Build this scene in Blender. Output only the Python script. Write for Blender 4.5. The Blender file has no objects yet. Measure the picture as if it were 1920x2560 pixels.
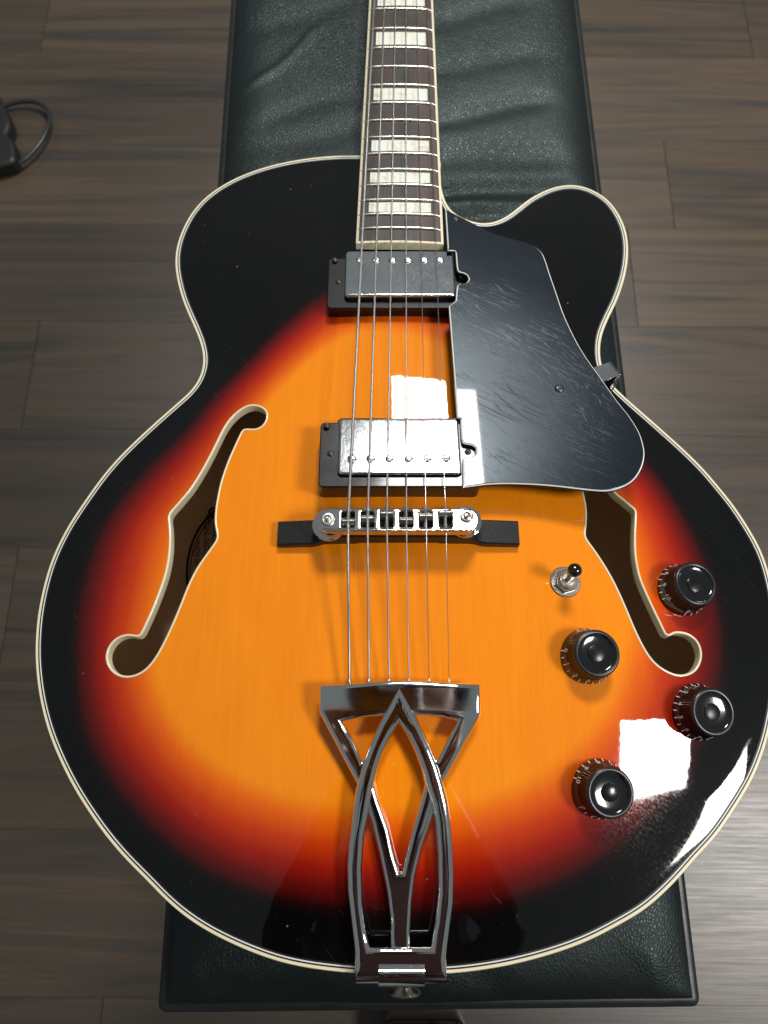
import bpy, bmesh, math, random
import numpy as np
from mathutils import Vector, Matrix
from mathutils.geometry import delaunay_2d_cdt
random.seed(7); rng = np.random.default_rng(7)
R = math.radians
S = bpy.context.scene
COL = S.collection

# ------------------------------------------------------------------ camera
F_PX, CX, CY = 1850.0, 960.0, 1280.0          # lens of the phone, in pixels of a 1920 x 2560 frame
T_W, T_G = R(17.8), R(20.0)                   # tilt off straight-down: against the bench / against the guitar's rim
CAM_H = 965.0                                 # mm above the floor
SEAT_Z = 480.0                                # bench seat
cam_d = bpy.data.cameras.new('camera'); cam = bpy.data.objects.new('camera', cam_d); COL.objects.link(cam)
cam.location = (0, 0, CAM_H * .001); cam.rotation_euler = (T_W, 0, 0)
cam_d.sensor_fit = 'VERTICAL'; cam_d.sensor_height = 34.6; cam_d.lens = 34.6 * F_PX / 2560.0
cam_d.clip_start = .01; cam_d.clip_end = 60
cam_d.dof.use_dof = True; cam_d.dof.focus_distance = .40; cam_d.dof.aperture_fstop = 11
S.camera = cam
S.render.resolution_x, S.render.resolution_y = 768, 1024

# ------------------------------------------------------------------ light
W = bpy.data.worlds.new('World'); S.world = W; W.use_nodes = True
bg = W.node_tree.nodes['Background']; bg.inputs[0].default_value = (.86, .97, 1.0, 1); bg.inputs[1].default_value = .17
def area(name, loc, size, power, target, color=(1, .97, .93)):
    l = bpy.data.lights.new(name, 'AREA'); l.shape = 'RECTANGLE'; l.size, l.size_y = size; l.energy = power; l.color = color
    o = bpy.data.objects.new(name, l); COL.objects.link(o); o.location = loc
    o.rotation_euler = (Vector(target) - Vector(loc)).to_track_quat('-Z', 'Y').to_euler(); return o
area('ceiling_panel', (.24, 1.54, 2.45), (.50, .46), 47, (.24, 1.54, 0))
area('ceiling_panel', (1.535, -.385, 2.45), (.57, .49), 44, (1.535, -.385, 0))
vs = S.view_settings; vs.view_transform = 'Standard'; vs.look = 'None'; vs.exposure = .1; vs.gamma = 1; vs.use_curve_mapping = False
S.render.engine = 'CYCLES'

# ------------------------------------------------------------------ projection helpers (mm)
def ray(px, py, t):
    dx, dy = (px - CX) / F_PX, (CY - py) / F_PX
    c, s = math.cos(t), math.sin(t)
    return np.array([dx, dy * c + s, dy * s - c])
CG = np.array([0, 0, 399.0])                   # camera in the guitar's frame (z = 0 is the rim of the top)
def gz(px, py, z):                             # pixel -> guitar frame at height z
    d = ray(px, py, T_G); k = (z - CG[2]) / d[2]; return CG + k * d
def gplane(px, py, z0, slope, y0=0, sx=0):     # onto z = z0 + slope (y - y0) + sx x
    d = ray(px, py, T_G); k = (z0 - slope * y0 - CG[2]) / (d[2] - slope * d[1] - sx * d[0]); return CG + k * d
def gdepth(px, py, Z): return CG + Z * ray(px, py, T_G)
def wz(px, py, z):
    d = ray(px, py, T_W); k = (z - CAM_H) / d[2]; return np.array([0, 0, CAM_H]) + k * d
BASE = 80.0                                    # rim above the lowest point of the back
M_G = Matrix.Rotation(T_W - T_G, 4, 'X')
root_loc = Vector((0, 0, CAM_H * .001)) - M_G @ Vector((0, 0, (CG[2] + BASE) * .001))

# ------------------------------------------------------------------ mesh helpers
def raw_mesh(name, verts, faces, off=(0, 0, 0), smooth=None):
    me = bpy.data.meshes.new(name)
    v = (np.asarray(verts, float) + np.array(off)) * .001
    me.from_pydata([tuple(p) for p in v], [], [tuple(f) for f in faces]); me.update()
    if smooth is not None:
        me.polygons.foreach_set('use_smooth', [True] * len(me.polygons))
        if smooth < 180: me.set_sharp_from_angle(angle=R(smooth))
    return me
def link(name, me, mat=None, parent=None):
    o = bpy.data.objects.new(name, me); COL.objects.link(o)
    if mat and me and not me.materials: me.materials.append(mat)
    if parent: o.parent = parent
    return o
G_OFF = (0, 0, BASE)
def gobj(name, verts, faces, mat, parent, smooth=35, wn=False):
    o = link(name, raw_mesh(name, verts, faces, G_OFF, smooth), mat, parent)
    if wn:
        m = o.modifiers.new('WeightedNormal', 'WEIGHTED_NORMAL'); m.keep_sharp = True; m.weight = 50
    return o
def tag(o, label, cat, group=None):
    o['label'] = label; o['category'] = cat
    if group: o['group'] = group
    return o
class MB:
    def __init__(s): s.v = []; s.f = []
    def add(s, v, f):
        n = len(s.v); s.v += [tuple(p) for p in v]; s.f += [tuple(i + n for i in q) for q in f]; return s
    def box(s, c, d, rot=None):
        x, y, z = [q / 2 for q in d]
        v = [Vector((a, b, e)) for a in (-x, x) for b in (-y, y) for e in (-z, z)]
        if rot is not None: v = [rot @ p for p in v]
        return s.add([p + Vector(c) for p in v], [(0, 1, 3, 2), (4, 6, 7, 5), (0, 4, 5, 1), (2, 3, 7, 6), (0, 2, 6, 4), (1, 5, 7, 3)])
    def lathe(s, prof, c=(0, 0, 0), n=32, rot=None, cap=True, cap0=True):
        v = []; f = []
        for r, z in prof:
            for i in range(n):
                a = 2 * math.pi * i / n; v.append(Vector((r * math.cos(a), r * math.sin(a), z)))
        for j in range(len(prof) - 1):
            for i in range(n):
                k = (i + 1) % n; f.append((j * n + i, j * n + k, (j + 1) * n + k, (j + 1) * n + i))
        if cap:
            if cap0: f.append(tuple(range(n - 1, -1, -1)))
            f.append(tuple((len(prof) - 1) * n + i for i in range(n)))
        if rot is not None: v = [rot @ p for p in v]
        return s.add([p + Vector(c) for p in v], f)
    def tube(s, pts, rad, n=8, cap=True):
        pts = [Vector(p) for p in pts]; v = []; f = []
        rr = rad if hasattr(rad, '__len__') else [rad] * len(pts)
        t0 = (pts[1] - pts[0]).normalized(); up = Vector((0, 0, 1)) if abs(t0.z) < .9 else Vector((1, 0, 0))
        for i, p in enumerate(pts):
            t = (pts[min(i + 1, len(pts) - 1)] - pts[max(i - 1, 0)]).normalized()
            a = t.cross(up).normalized(); b = a.cross(t).normalized()
            for k in range(n):
                q = 2 * math.pi * k / n; v.append(p + (a * math.cos(q) + b * math.sin(q)) * rr[i])
        for j in range(len(pts) - 1):
            for i in range(n):
                k = (i + 1) % n; f.append((j * n + i, j * n + k, (j + 1) * n + k, (j + 1) * n + i))
        if cap: f.append(tuple(range(n - 1, -1, -1))); f.append(tuple((len(pts) - 1) * n + i for i in range(n)))
        return s.add(v, f)
def curve_plate(loops, thick, bevel, res=3):
    """filled outline (even-odd holes) with rounded edges; returns verts (z from 0 to thick) and faces"""
    cu = bpy.data.curves.new('tmp', 'CURVE'); cu.dimensions = '2D'; cu.fill_mode = 'BOTH'
    cu.extrude = max(thick / 2 - bevel, .001); cu.bevel_depth = bevel; cu.bevel_resolution = res; cu.offset = -bevel
    for lp in loops:
        sp = cu.splines.new('POLY'); sp.points.add(len(lp) - 1); sp.use_cyclic_u = True
        for i, p in enumerate(lp): sp.points[i].co = (p[0], p[1], 0, 1)
    o = bpy.data.objects.new('tmp', cu); COL.objects.link(o)
    dg = bpy.context.evaluated_depsgraph_get()
    me = bpy.data.meshes.new_from_object(o.evaluated_get(dg))
    bm = bmesh.new(); bm.from_mesh(me); bmesh.ops.remove_doubles(bm, verts=bm.verts, dist=.002)
    bmesh.ops.recalc_face_normals(bm, faces=bm.faces)
    v = np.array([p.co[:] for p in bm.verts]); f = [tuple(q.index for q in fc.verts) for fc in bm.faces]
    bm.free(); bpy.data.objects.remove(o); bpy.data.curves.remove(cu); bpy.data.meshes.remove(me)
    v[:, 2] += thick / 2
    return v, f
def text_geo(body, size, thick=.02):
    cu = bpy.data.curves.new('tmp', 'FONT'); cu.body = body; cu.size = size; cu.align_x = 'CENTER'; cu.align_y = 'CENTER'; cu.extrude = thick
    cu.resolution_u = 2
    o = bpy.data.objects.new('tmp', cu); COL.objects.link(o)
    me = bpy.data.meshes.new_from_object(o.evaluated_get(bpy.context.evaluated_depsgraph_get()))
    v = [p.co.copy() for p in me.vertices]; f = [tuple(q.vertices) for q in me.polygons]
    bpy.data.objects.remove(o); bpy.data.curves.remove(cu); bpy.data.meshes.remove(me)
    return v, f
def catmull(pts, step, corners=(), closed=True):
    P = [np.array(p, float) for p in pts]; n = len(P); out = []
    for i in range(n if closed else n - 1):
        p1, p2 = P[i], P[(i + 1) % n]
        p0 = P[i - 1] if (closed or i > 0) and i not in corners else 2 * p1 - p2
        p3 = P[(i + 2) % n] if (closed or i + 2 < n) and (i + 1) % n not in corners else 2 * p2 - p1
        m = max(1, int(round(np.linalg.norm(p2 - p1) / step)))
        for k in range(m):
            t = k / m
            out.append(.5 * ((2 * p1) + (p2 - p0) * t + (2 * p0 - 5 * p1 + 4 * p2 - p3) * t * t + (3 * p1 - p0 - 3 * p2 + p3) * t ** 3))
    if not closed: out.append(P[-1])
    return np.array(out)
def resample(P, step):
    Q = np.vstack([P, P[:1]]); d = np.r_[0, np.cumsum(np.linalg.norm(np.diff(Q, axis=0), axis=1))]
    n = int(d[-1] / step); s = np.linspace(0, d[-1], n, endpoint=False)
    return np.c_[np.interp(s, d, Q[:, 0]), np.interp(s, d, Q[:, 1])]
def smooth_loop(P, it):
    for _ in range(it): P = .25 * np.roll(P, 1, 0) + .5 * P + .25 * np.roll(P, -1, 0)
    return P
def area2(P): x, y = P[:, 0], P[:, 1]; return .5 * np.sum(x * np.roll(y, -1) - np.roll(x, -1) * y)
def inset(P, d):                               # P counter-clockwise; d > 0 goes inwards
    t = np.roll(P, -1, 0) - np.roll(P, 1, 0); t /= np.linalg.norm(t, axis=1)[:, None] + 1e-9
    return P + d * np.c_[-t[:, 1], t[:, 0]]
def inside(P, q):
    x, y = q[:, 0], q[:, 1]; r = np.zeros(len(q), bool); j = len(P) - 1
    for i in range(len(P)):
        xi, yi, xj, yj = P[i, 0], P[i, 1], P[j, 0], P[j, 1]
        if yi != yj: r ^= ((yi > y) != (yj > y)) & (x < (xj - xi) * (y - yi) / (yj - yi) + xi)
        j = i
    return r
def dist(P, q):
    best = np.full(len(q), 1e9); A = P; B = np.roll(P, -1, 0)
    for a, b in zip(A, B):
        ab = b - a; t = np.clip(((q - a) @ ab) / (ab @ ab + 1e-12), 0, 1)
        best = np.minimum(best, np.hypot(*(q - a - t[:, None] * ab).T))
    return best
def rrect(w, h, r, n=5, c=(0, 0)):
    o = []
    for sx, sy, a0 in ((1, 1, 0), (-1, 1, 90), (-1, -1, 180), (1, -1, 270)):
        for k in range(n + 1):
            a = R(a0 + 90 * k / n); o.append((c[0] + sx * (w / 2 - r) + r * math.cos(a), c[1] + sy * (h / 2 - r) + r * math.sin(a)))
    return o

# ------------------------------------------------------------------ materials
def new_mat(name):
    m = bpy.data.materials.new(name); m.use_nodes = True; nt = m.node_tree
    return m, nt, nt.nodes['Principled BSDF']
def principled(name, col, rough=.5, metal=0, coat=0, coat_r=.03, spec=.5, noise=0, nscale=200, bump=0, bscale=400, rn=0):
    m, nt, b = new_mat(name); I = b.inputs
    I['Base Color'].default_value = (*col, 1); I['Roughness'].default_value = rough; I['Metallic'].default_value = metal
    I['Coat Weight'].default_value = coat; I['Coat Roughness'].default_value = coat_r; I['Specular IOR Level'].default_value = spec
    N = nt.nodes; L = nt.links
    if noise or bump or rn:
        tc = N.new('ShaderNodeTexCoord')
    if noise:
        n = N.new('ShaderNodeTexNoise'); n.inputs['Scale'].default_value = nscale; n.inputs['Detail'].default_value = 5
        L.new(tc.outputs['Object'], n.inputs['Vector'])
        mx = N.new('ShaderNodeMix'); mx.data_type = 'RGBA'
        mx.inputs[6].default_value = (*[c * (1 - noise) for c in col], 1); mx.inputs[7].default_value = (*[min(1, c * (1 + noise)) for c in col], 1)
        L.new(n.outputs['Fac'], mx.inputs[0]); L.new(mx.outputs[2], I['Base Color'])
    if rn:
        n = N.new('ShaderNodeTexNoise'); n.inputs['Scale'].default_value = 60; n.inputs['Detail'].default_value = 8; n.inputs['Roughness'].default_value = .7
        L.new(tc.outputs['Object'], n.inputs['Vector'])
        mr = N.new('ShaderNodeMapRange'); mr.inputs[1].default_value = .35; mr.inputs[2].default_value = .7
        mr.inputs[3].default_value = rough; mr.inputs[4].default_value = rough + rn
        L.new(n.outputs['Fac'], mr.inputs[0]); L.new(mr.outputs[0], I['Roughness'])
    if bump:
        n = N.new('ShaderNodeTexNoise'); n.inputs['Scale'].default_value = bscale; n.inputs['Detail'].default_value = 4
        L.new(tc.outputs['Object'], n.inputs['Vector'])
        bp = N.new('ShaderNodeBump'); bp.inputs['Strength'].default_value = bump; bp.inputs['Distance'].default_value = .0005
        L.new(n.outputs['Fac'], bp.inputs['Height']); L.new(bp.outputs[0], I['Normal'])
    return m
def ramp(nt, stops):
    r = nt.nodes.new('ShaderNodeValToRGB'); e = r.color_ramp.elements
    while len(e) < len(stops): e.new(.5)
    for q, (p, c) in zip(e, stops): q.position = p; q.color = (*c, 1)
    return r
def mapping(nt, scale, rot=(0, 0, 0), coord='Object'):
    tc = nt.nodes.new('ShaderNodeTexCoord'); mp = nt.nodes.new('ShaderNodeMapping')
    mp.inputs['Scale'].default_value = scale; src = tc.outputs[coord]
    if any(rot):
        m0 = nt.nodes.new('ShaderNodeMapping'); m0.inputs['Rotation'].default_value = rot; nt.links.new(src, m0.inputs['Vector']); src = m0.outputs[0]
    nt.links.new(src, mp.inputs['Vector']); return mp.outputs[0]
def noise_tex(nt, vec, scale, detail=5, rough=.55, dist_=0):
    n = nt.nodes.new('ShaderNodeTexNoise'); n.inputs['Scale'].default_value = scale; n.inputs['Detail'].default_value = detail
    n.inputs['Roughness'].default_value = rough; n.inputs['Distortion'].default_value = dist_
    nt.links.new(vec, n.inputs['Vector']); return n.outputs['Fac']
def maprange(nt, src, a, b, c, d):
    m = nt.nodes.new('ShaderNodeMapRange')
    for i, q in enumerate((a, b, c, d)): m.inputs[i + 1].default_value = q
    nt.links.new(src, m.inputs[0]); return m.outputs[0]
def mixc(nt, fac, a, b, mode='MIX'):
    m = nt.nodes.new('ShaderNodeMix'); m.data_type = 'RGBA'; m.blend_type = mode
    for sock, val in ((m.inputs[0], fac), (m.inputs[6], a), (m.inputs[7], b)):
        if hasattr(val, 'is_linked'): nt.links.new(val, sock)
        elif isinstance(val, (int, float)): sock.default_value = val
        else: sock.default_value = (*val, 1)
    return m.outputs[2]
def math_n(nt, op, a, b=0.0):
    m = nt.nodes.new('ShaderNodeMath'); m.operation = op
    for sock, val in ((m.inputs[0], a), (m.inputs[1], b)):
        if hasattr(val, 'is_linked'): nt.links.new(val, sock)
        else: sock.default_value = val
    return m.outputs[0]
def bump_n(nt, h, strength, distance, normal=None):
    b = nt.nodes.new('ShaderNodeBump'); b.inputs['Strength'].default_value = strength; b.inputs['Distance'].default_value = distance
    nt.links.new(h, b.inputs['Height'])
    if normal: nt.links.new(normal, b.inputs['Normal'])
    return b.outputs[0]

# sunburst lacquer over maple: the paint tone is the 'burst' attribute (0 black edge, 1 amber middle)
m_burst, nt, b = new_mat('sunburst_lacquer')
at = nt.nodes.new('ShaderNodeAttribute'); at.attribute_name = 'burst'
vec = mapping(nt, (1, 1, 1))
wob = math_n(nt, 'ADD', at.outputs['Fac'], math_n(nt, 'MULTIPLY', math_n(nt, 'SUBTRACT', noise_tex(nt, vec, 14, 4), .5), .05))
rp = ramp(nt, [(0, (.0018, .0018, .0022)), (.08, (.012, .0016, .002)), (.24, (.11, .0035, .003)), (.42, (.30, .010, .003)), (.62, (.52, .042, .003)), (.82, (.74, .125, .004)), (1, (.88, .262, .006))])
nt.links.new(wob, rp.inputs[0])
grain = noise_tex(nt, mapping(nt, (700, 16, 14)), 1, 6, .7, 1.2)
blotch = noise_tex(nt, mapping(nt, (46, 10, 12)), 1, 6, .65, .8)
c1 = mixc(nt, math_n(nt, 'MULTIPLY', maprange(nt, grain, .35, .7, 0, 1), .30), rp.outputs[0], mixc(nt, 1.0, rp.outputs[0], (.72, .60, .5), 'MULTIPLY'))
c2 = mixc(nt, maprange(nt, blotch, .35, .75, 0, .5), c1, mixc(nt, 1.0, c1, (.88, .76, .7), 'MULTIPLY'))
vd = nt.nodes.new('ShaderNodeTexVoronoi'); vd.inputs['Scale'].default_value = 95; nt.links.new(mapping(nt, (1, .8, 1), (0, 0, .6)), vd.inputs['Vector'])
spx = nt.nodes.new('ShaderNodeSeparateColor'); nt.links.new(vd.outputs['Color'], spx.inputs[0])
dust = math_n(nt, 'MULTIPLY', maprange(nt, vd.outputs['Distance'], .025, .05, 1, 0), maprange(nt, spx.outputs[0], .72, .74, 0, 1))
hair = maprange(nt, noise_tex(nt, mapping(nt, (35, 900, 60), (0, 0, .9)), 1, 3, .6, 1.5), .70, .74, 0, .25)
c2 = mixc(nt, math_n(nt, 'MULTIPLY', math_n(nt, 'MAXIMUM', dust, hair), .30), c2, (.55, .52, .48))
nt.links.new(c2, b.inputs['Base Color']); b.inputs['Roughness'].default_value = .42; b.inputs['Specular IOR Level'].default_value = .02
b.inputs['Coat Weight'].default_value = 1; b.inputs['Coat IOR'].default_value = 1.5
hz = noise_tex(nt, vec, 9, 6, .7); fs = noise_tex(nt, mapping(nt, (500, 90, 90), (0, 0, .7)), 1, 5, .7)
hz2 = math_n(nt, 'MULTIPLY', maprange(nt, hz, .5, .75, 0, 1), maprange(nt, fs, .5, .8, 0, 1))
vdr = nt.nodes.new('ShaderNodeVectorMath'); vdr.operation = 'DISTANCE'; nt.links.new(vec, vdr.inputs[0])
rpt = gz(1560, 2090, 5); vdr.inputs[1].default_value = tuple(np.append(rpt[:2], rpt[2] + BASE) * .001)
rub = math_n(nt, 'MULTIPLY', maprange(nt, vdr.outputs['Value'], .008, .05, 1, 0), maprange(nt, noise_tex(nt, mapping(nt, (1500, 500, 500), (0, 0, -.7)), 1, 5, .7), .44, .62, .15, 1))
nt.links.new(math_n(nt, 'MAXIMUM', maprange(nt, hz2, 0, 1, .02, .22), maprange(nt, rub, 0, 1, .02, .17)), b.inputs['Coat Roughness'])
nt.links.new(bump_n(nt, noise_tex(nt, vec, 60, 3), .05, .0006), b.inputs['Coat Normal'])

m_cream = principled('cream_binding', (.76, .68, .47), .3, coat=.6, coat_r=.08, noise=.06, nscale=30)
m_purf = principled('white_purfling', (.72, .74, .68), .35, coat=.5)
m_blackline = principled('black_purfling', (.004, .004, .005), .4, coat=.8)
m_side = principled('dark_side_lacquer', (.018, .006, .004), .4, coat=1, coat_r=.03)
m_inside = principled('bare_wood_inside', (.84, .62, .42), .75, noise=.25, nscale=25)
m_label = principled('aged_paper_label', (.80, .58, .42), .8, noise=.15, nscale=60)
m_labelink = principled('label_ink', (.022, .008, .006), .8)
m_chrome = principled('polished_chrome', (.80, .79, .78), .035, 1, rn=.05)
m_nickel = principled('aged_nickel', (.52, .49, .44), .22, 1, rn=.15, bump=.15, bscale=900)
m_fret = principled('nickel_fret_wire', (.80, .77, .66), .22, 1, rn=.1)
m_steel = principled('plain_steel_string', (.62, .63, .66), .25, 1)
m_wound, nt, b = new_mat('wound_string')
wv = nt.nodes.new('ShaderNodeTexWave'); wv.bands_direction = 'Y'; wv.inputs['Scale'].default_value = 900
nt.links.new(mapping(nt, (1, 1, 1)), wv.inputs['Vector'])
b.inputs['Base Color'].default_value = (.62, .62, .62, 1); b.inputs['Metallic'].default_value = 1; b.inputs['Roughness'].default_value = .32
nt.links.new(bump_n(nt, wv.outputs['Fac'], .6, .0002), b.inputs['Normal'])
m_blackplastic = principled('black_plastic', (.0045, .005, .0062), .30, coat=.35, coat_r=.08, spec=.2, rn=.15, noise=.2, nscale=300)
m_knob = principled('black_knob_plastic', (.004, .004, .005), .12, coat=.8, coat_r=.02)
m_knobrim = principled('worn_knob_rim', (.010, .011, .013), .32, coat=.2, coat_r=.2)
m_cap = principled('knob_cap', (.006, .0065, .008), .16, spec=.35, rn=.2)
m_knurl = principled('knob_grip', (.008, .006, .005), .32, spec=.3)
m_print = principled('white_print', (.75, .75, .70), .5)
m_screw = principled('blackened_screw', (.10, .10, .10), .3, 1, rn=.2)
m_dark = principled('dark_cavity', (.004, .004, .004), .6)
m_ebony = principled('ebony_bridge', (.011, .011, .012), .42, spec=.3, noise=.4, nscale=120, bump=.2, bscale=500)
m_neck = principled('neck_lacquer', (.016, .006, .004), .4, coat=1)
m_edgewhite = principled('white_ply', (.78, .80, .76), .4)

# smudged chrome for the pickup covers
m_cover, nt, b = new_mat('smudged_chrome'); vec = mapping(nt, (1, 1, 1))
b.inputs['Base Color'].default_value = (.78, .80, .82, 1); b.inputs['Metallic'].default_value = 1
patch = maprange(nt, noise_tex(nt, mapping(nt, (60, 40, 40)), 1, 3), .30, .55, .25, 1)
fine = maprange(nt, noise_tex(nt, mapping(nt, (1500, 1000, 1200)), 1, 3, .6, .6), .47, .62, 0, 1)
sm = math_n(nt, 'MULTIPLY', patch, fine)
nt.links.new(maprange(nt, sm, 0, 1, .09, .16), b.inputs['Roughness'])

# scratched black pickguard
m_guard, nt, b = new_mat('scratched_black_pickguard')
def scratches(rot, sx, sy, lo, hi):
    return maprange(nt, noise_tex(nt, mapping(nt, (sx, sy, sy), (0, 0, rot)), 1, 6, .75, .35), lo, hi, 0, 1)
s1 = scratches(R(28), 26, 1100, .57, .68); s2 = scratches(R(50), 40, 1000, .58, .69); s3 = scratches(R(75), 80, 1100, .60, .72)
area_m = maprange(nt, noise_tex(nt, mapping(nt, (16, 16, 16)), 1, 3), .38, .62, .05, 1)
vdn = nt.nodes.new('ShaderNodeVectorMath'); vdn.operation = 'DISTANCE'; tcg = nt.nodes.new('ShaderNodeTexCoord'); nt.links.new(tcg.outputs['Object'], vdn.inputs[0])
wpt = gz(1230, 990, 34); vdn.inputs[1].default_value = tuple(np.append(wpt[:2], wpt[2] + BASE) * .001)
worn = maprange(nt, vdn.outputs['Value'], .015, .085, 1, .12)
area_m = math_n(nt, 'MULTIPLY', area_m, worn)
ss = math_n(nt, 'MULTIPLY', math_n(nt, 'MAXIMUM', math_n(nt, 'MAXIMUM', s1, s2), math_n(nt, 'MULTIPLY', s3, .5)), area_m)
nt.links.new(mixc(nt, math_n(nt, 'MULTIPLY', ss, .8), (.0032, .0060, .0110), (.060, .085, .11)), b.inputs['Base Color'])
nt.links.new(math_n(nt, 'ADD', maprange(nt, ss, 0, 1, .20, .4), maprange(nt, worn, .1, 1, 0, .10)), b.inputs['Roughness']); b.inputs['Specular IOR Level'].default_value = .35; b.inputs['Specular Tint'].default_value = (.75, .9, 1, 1)
nt.links.new(bump_n(nt, ss, .3, .00025), b.inputs['Normal'])
b.inputs['Coat Weight'].default_value = .75; b.inputs['Coat Roughness'].default_value = .03

# rosewood
m_rose, nt, b = new_mat('rosewood')
gr = noise_tex(nt, mapping(nt, (420, 9, 60)), 1, 6, .7); wide = noise_tex(nt, mapping(nt, (90, 1.5, 10)), 1, 2)
rp = ramp(nt, [(.3, (.020, .013, .011)), (.5, (.050, .032, .026)), (.62, (.085, .045, .032)), (.75, (.05, .03, .025))]); nt.links.new(wide, rp.inputs[0])
grime = maprange(nt, noise_tex(nt, mapping(nt, (110, 70, 70)), 1, 3), .48, .62, 0, .6)
c = mixc(nt, maprange(nt, gr, .4, .7, 0, .6), rp.outputs[0], (.012, .008, .007)); c = mixc(nt, grime, c, (.045, .043, .040))
nt.links.new(c, b.inputs['Base Color']); nt.links.new(maprange(nt, gr, .3, .7, .38, .6), b.inputs['Roughness'])
nt.links.new(bump_n(nt, gr, .25, .0003), b.inputs['Normal'])
# pearl
m_pearl, nt, b = new_mat('pearl_inlay')
rp = ramp(nt, [(.3, (.60, .54, .42)), (.48, (.78, .76, .66)), (.6, (.74, .80, .76)), (.75, (.66, .62, .50))])
nt.links.new(noise_tex(nt, mapping(nt, (90, 150, 90), (0, 0, .4)), 1, 4, .6, 1.2), rp.inputs[0]); nt.links.new(rp.outputs[0], b.inputs['Base Color'])
b.inputs['Roughness'].default_value = .25; b.inputs['Coat Weight'].default_value = .4

# grained black leather
m_leather, nt, b = new_mat('grained_black_leather')
tcv = mapping(nt, (1, .8, 1)); nz = nt.nodes.new('ShaderNodeTexNoise'); nz.inputs['Scale'].default_value = 120; nt.links.new(tcv, nz.inputs['Vector'])
mv = nt.nodes.new('ShaderNodeVectorMath'); mv.operation = 'MULTIPLY_ADD'; mv.inputs[1].default_value = (.004, .004, .004); nt.links.new(nz.outputs['Color'], mv.inputs[0]); nt.links.new(tcv, mv.inputs[2])
vo = nt.nodes.new('ShaderNodeTexVoronoi'); vo.feature = 'DISTANCE_TO_EDGE'; vo.inputs['Scale'].default_value = 560; nt.links.new(mv.outputs[0], vo.inputs['Vector'])
cell = maprange(nt, vo.outputs['Distance'], 0, .32, 0, 1)
fold = noise_tex(nt, mapping(nt, (40, 90, 60), (0, 0, .35)), 1, 5, .6, .5)
wear = maprange(nt, noise_tex(nt, mapping(nt, (9, 9, 9)), 1, 4), .4, .65, .35, 1)
hh = math_n(nt, 'ADD', math_n(nt, 'MULTIPLY', cell, wear), math_n(nt, 'MULTIPLY', fold, 1.6))
nt.links.new(bump_n(nt, hh, .5, .0004), b.inputs['Normal'])
nt.links.new(mixc(nt, cell, (.002, .003, .003), (.004, .0062, .0062)), b.inputs['Base Color'])
nt.links.new(maprange(nt, cell, 0, 1, .60, .37), b.inputs['Roughness'])
b.inputs['Specular Tint'].default_value = (.78, 1, .99, 1); b.inputs['Specular IOR Level'].default_value = .46
m_vinyl = principled('smooth_black_vinyl', (.009, .011, .012), .36, rn=.12, noise=.3, nscale=60, bump=.15, bscale=300)
m_gloss = principled('glossy_black_paint', (.004, .004, .0045), .12, coat=.6)
m_rubber = principled('black_rubber', (.010, .010, .010), .45)
m_cable = principled('black_cable_sheath', (.022, .024, .026), .32)

# vinyl plank
m_plank, nt, b = new_mat('vinyl_plank')
oi = nt.nodes.new('ShaderNodeObjectInfo')
tc = nt.nodes.new('ShaderNodeTexCoord'); va = nt.nodes.new('ShaderNodeVectorMath'); va.operation = 'MULTIPLY_ADD'
cb = nt.nodes.new('ShaderNodeCombineXYZ')
for i, k in enumerate((37.0, 11.0, 5.0)): nt.links.new(math_n(nt, 'MULTIPLY', oi.outputs['Random'], k), cb.inputs[i])
va.inputs[1].default_value = (1, 1, 1); nt.links.new(tc.outputs['Object'], va.inputs[0]); nt.links.new(cb.outputs[0], va.inputs[2])
def pm(scale):
    mp = nt.nodes.new('ShaderNodeMapping'); mp.inputs['Scale'].default_value = scale; nt.links.new(va.outputs[0], mp.inputs['Vector']); return mp.outputs[0]
wide = noise_tex(nt, pm((1.1, 16, 1)), 1, 4, .55, 1.6); fine = noise_tex(nt, pm((11, 420, 1)), 1, 6, .7, .3); streak = noise_tex(nt, pm((2.2, 60, 1)), 1, 4, .6, .6)
rp = ramp(nt, [(.32, (.026, .022, .018)), (.43, (.056, .039, .025)), (.54, (.080, .053, .032)), (.64, (.054, .040, .028)), (.74, (.031, .026, .021))]); nt.links.new(wide, rp.inputs[0])
c = mixc(nt, maprange(nt, streak, .45, .7, 0, .35), rp.outputs[0], (.033, .025, .019)); c = mixc(nt, maprange(nt, fine, .48, .70, 0, .5), c, (.024, .018, .013))
hs = nt.nodes.new('ShaderNodeHueSaturation'); nt.links.new(c, hs.inputs['Color'])
nt.links.new(maprange(nt, oi.outputs['Random'], 0, 1, .84, 1.34), hs.inputs['Value']); nt.links.new(hs.outputs[0], b.inputs['Base Color'])
nt.links.new(maprange(nt, fine, .3, .7, .31, .46), b.inputs['Roughness']); nt.links.new(bump_n(nt, fine, .3, .0004), b.inputs['Normal']); b.inputs['Specular IOR Level'].default_value = .85
m_joint = principled('plank_joint', (.075, .057, .042), .7)

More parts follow.
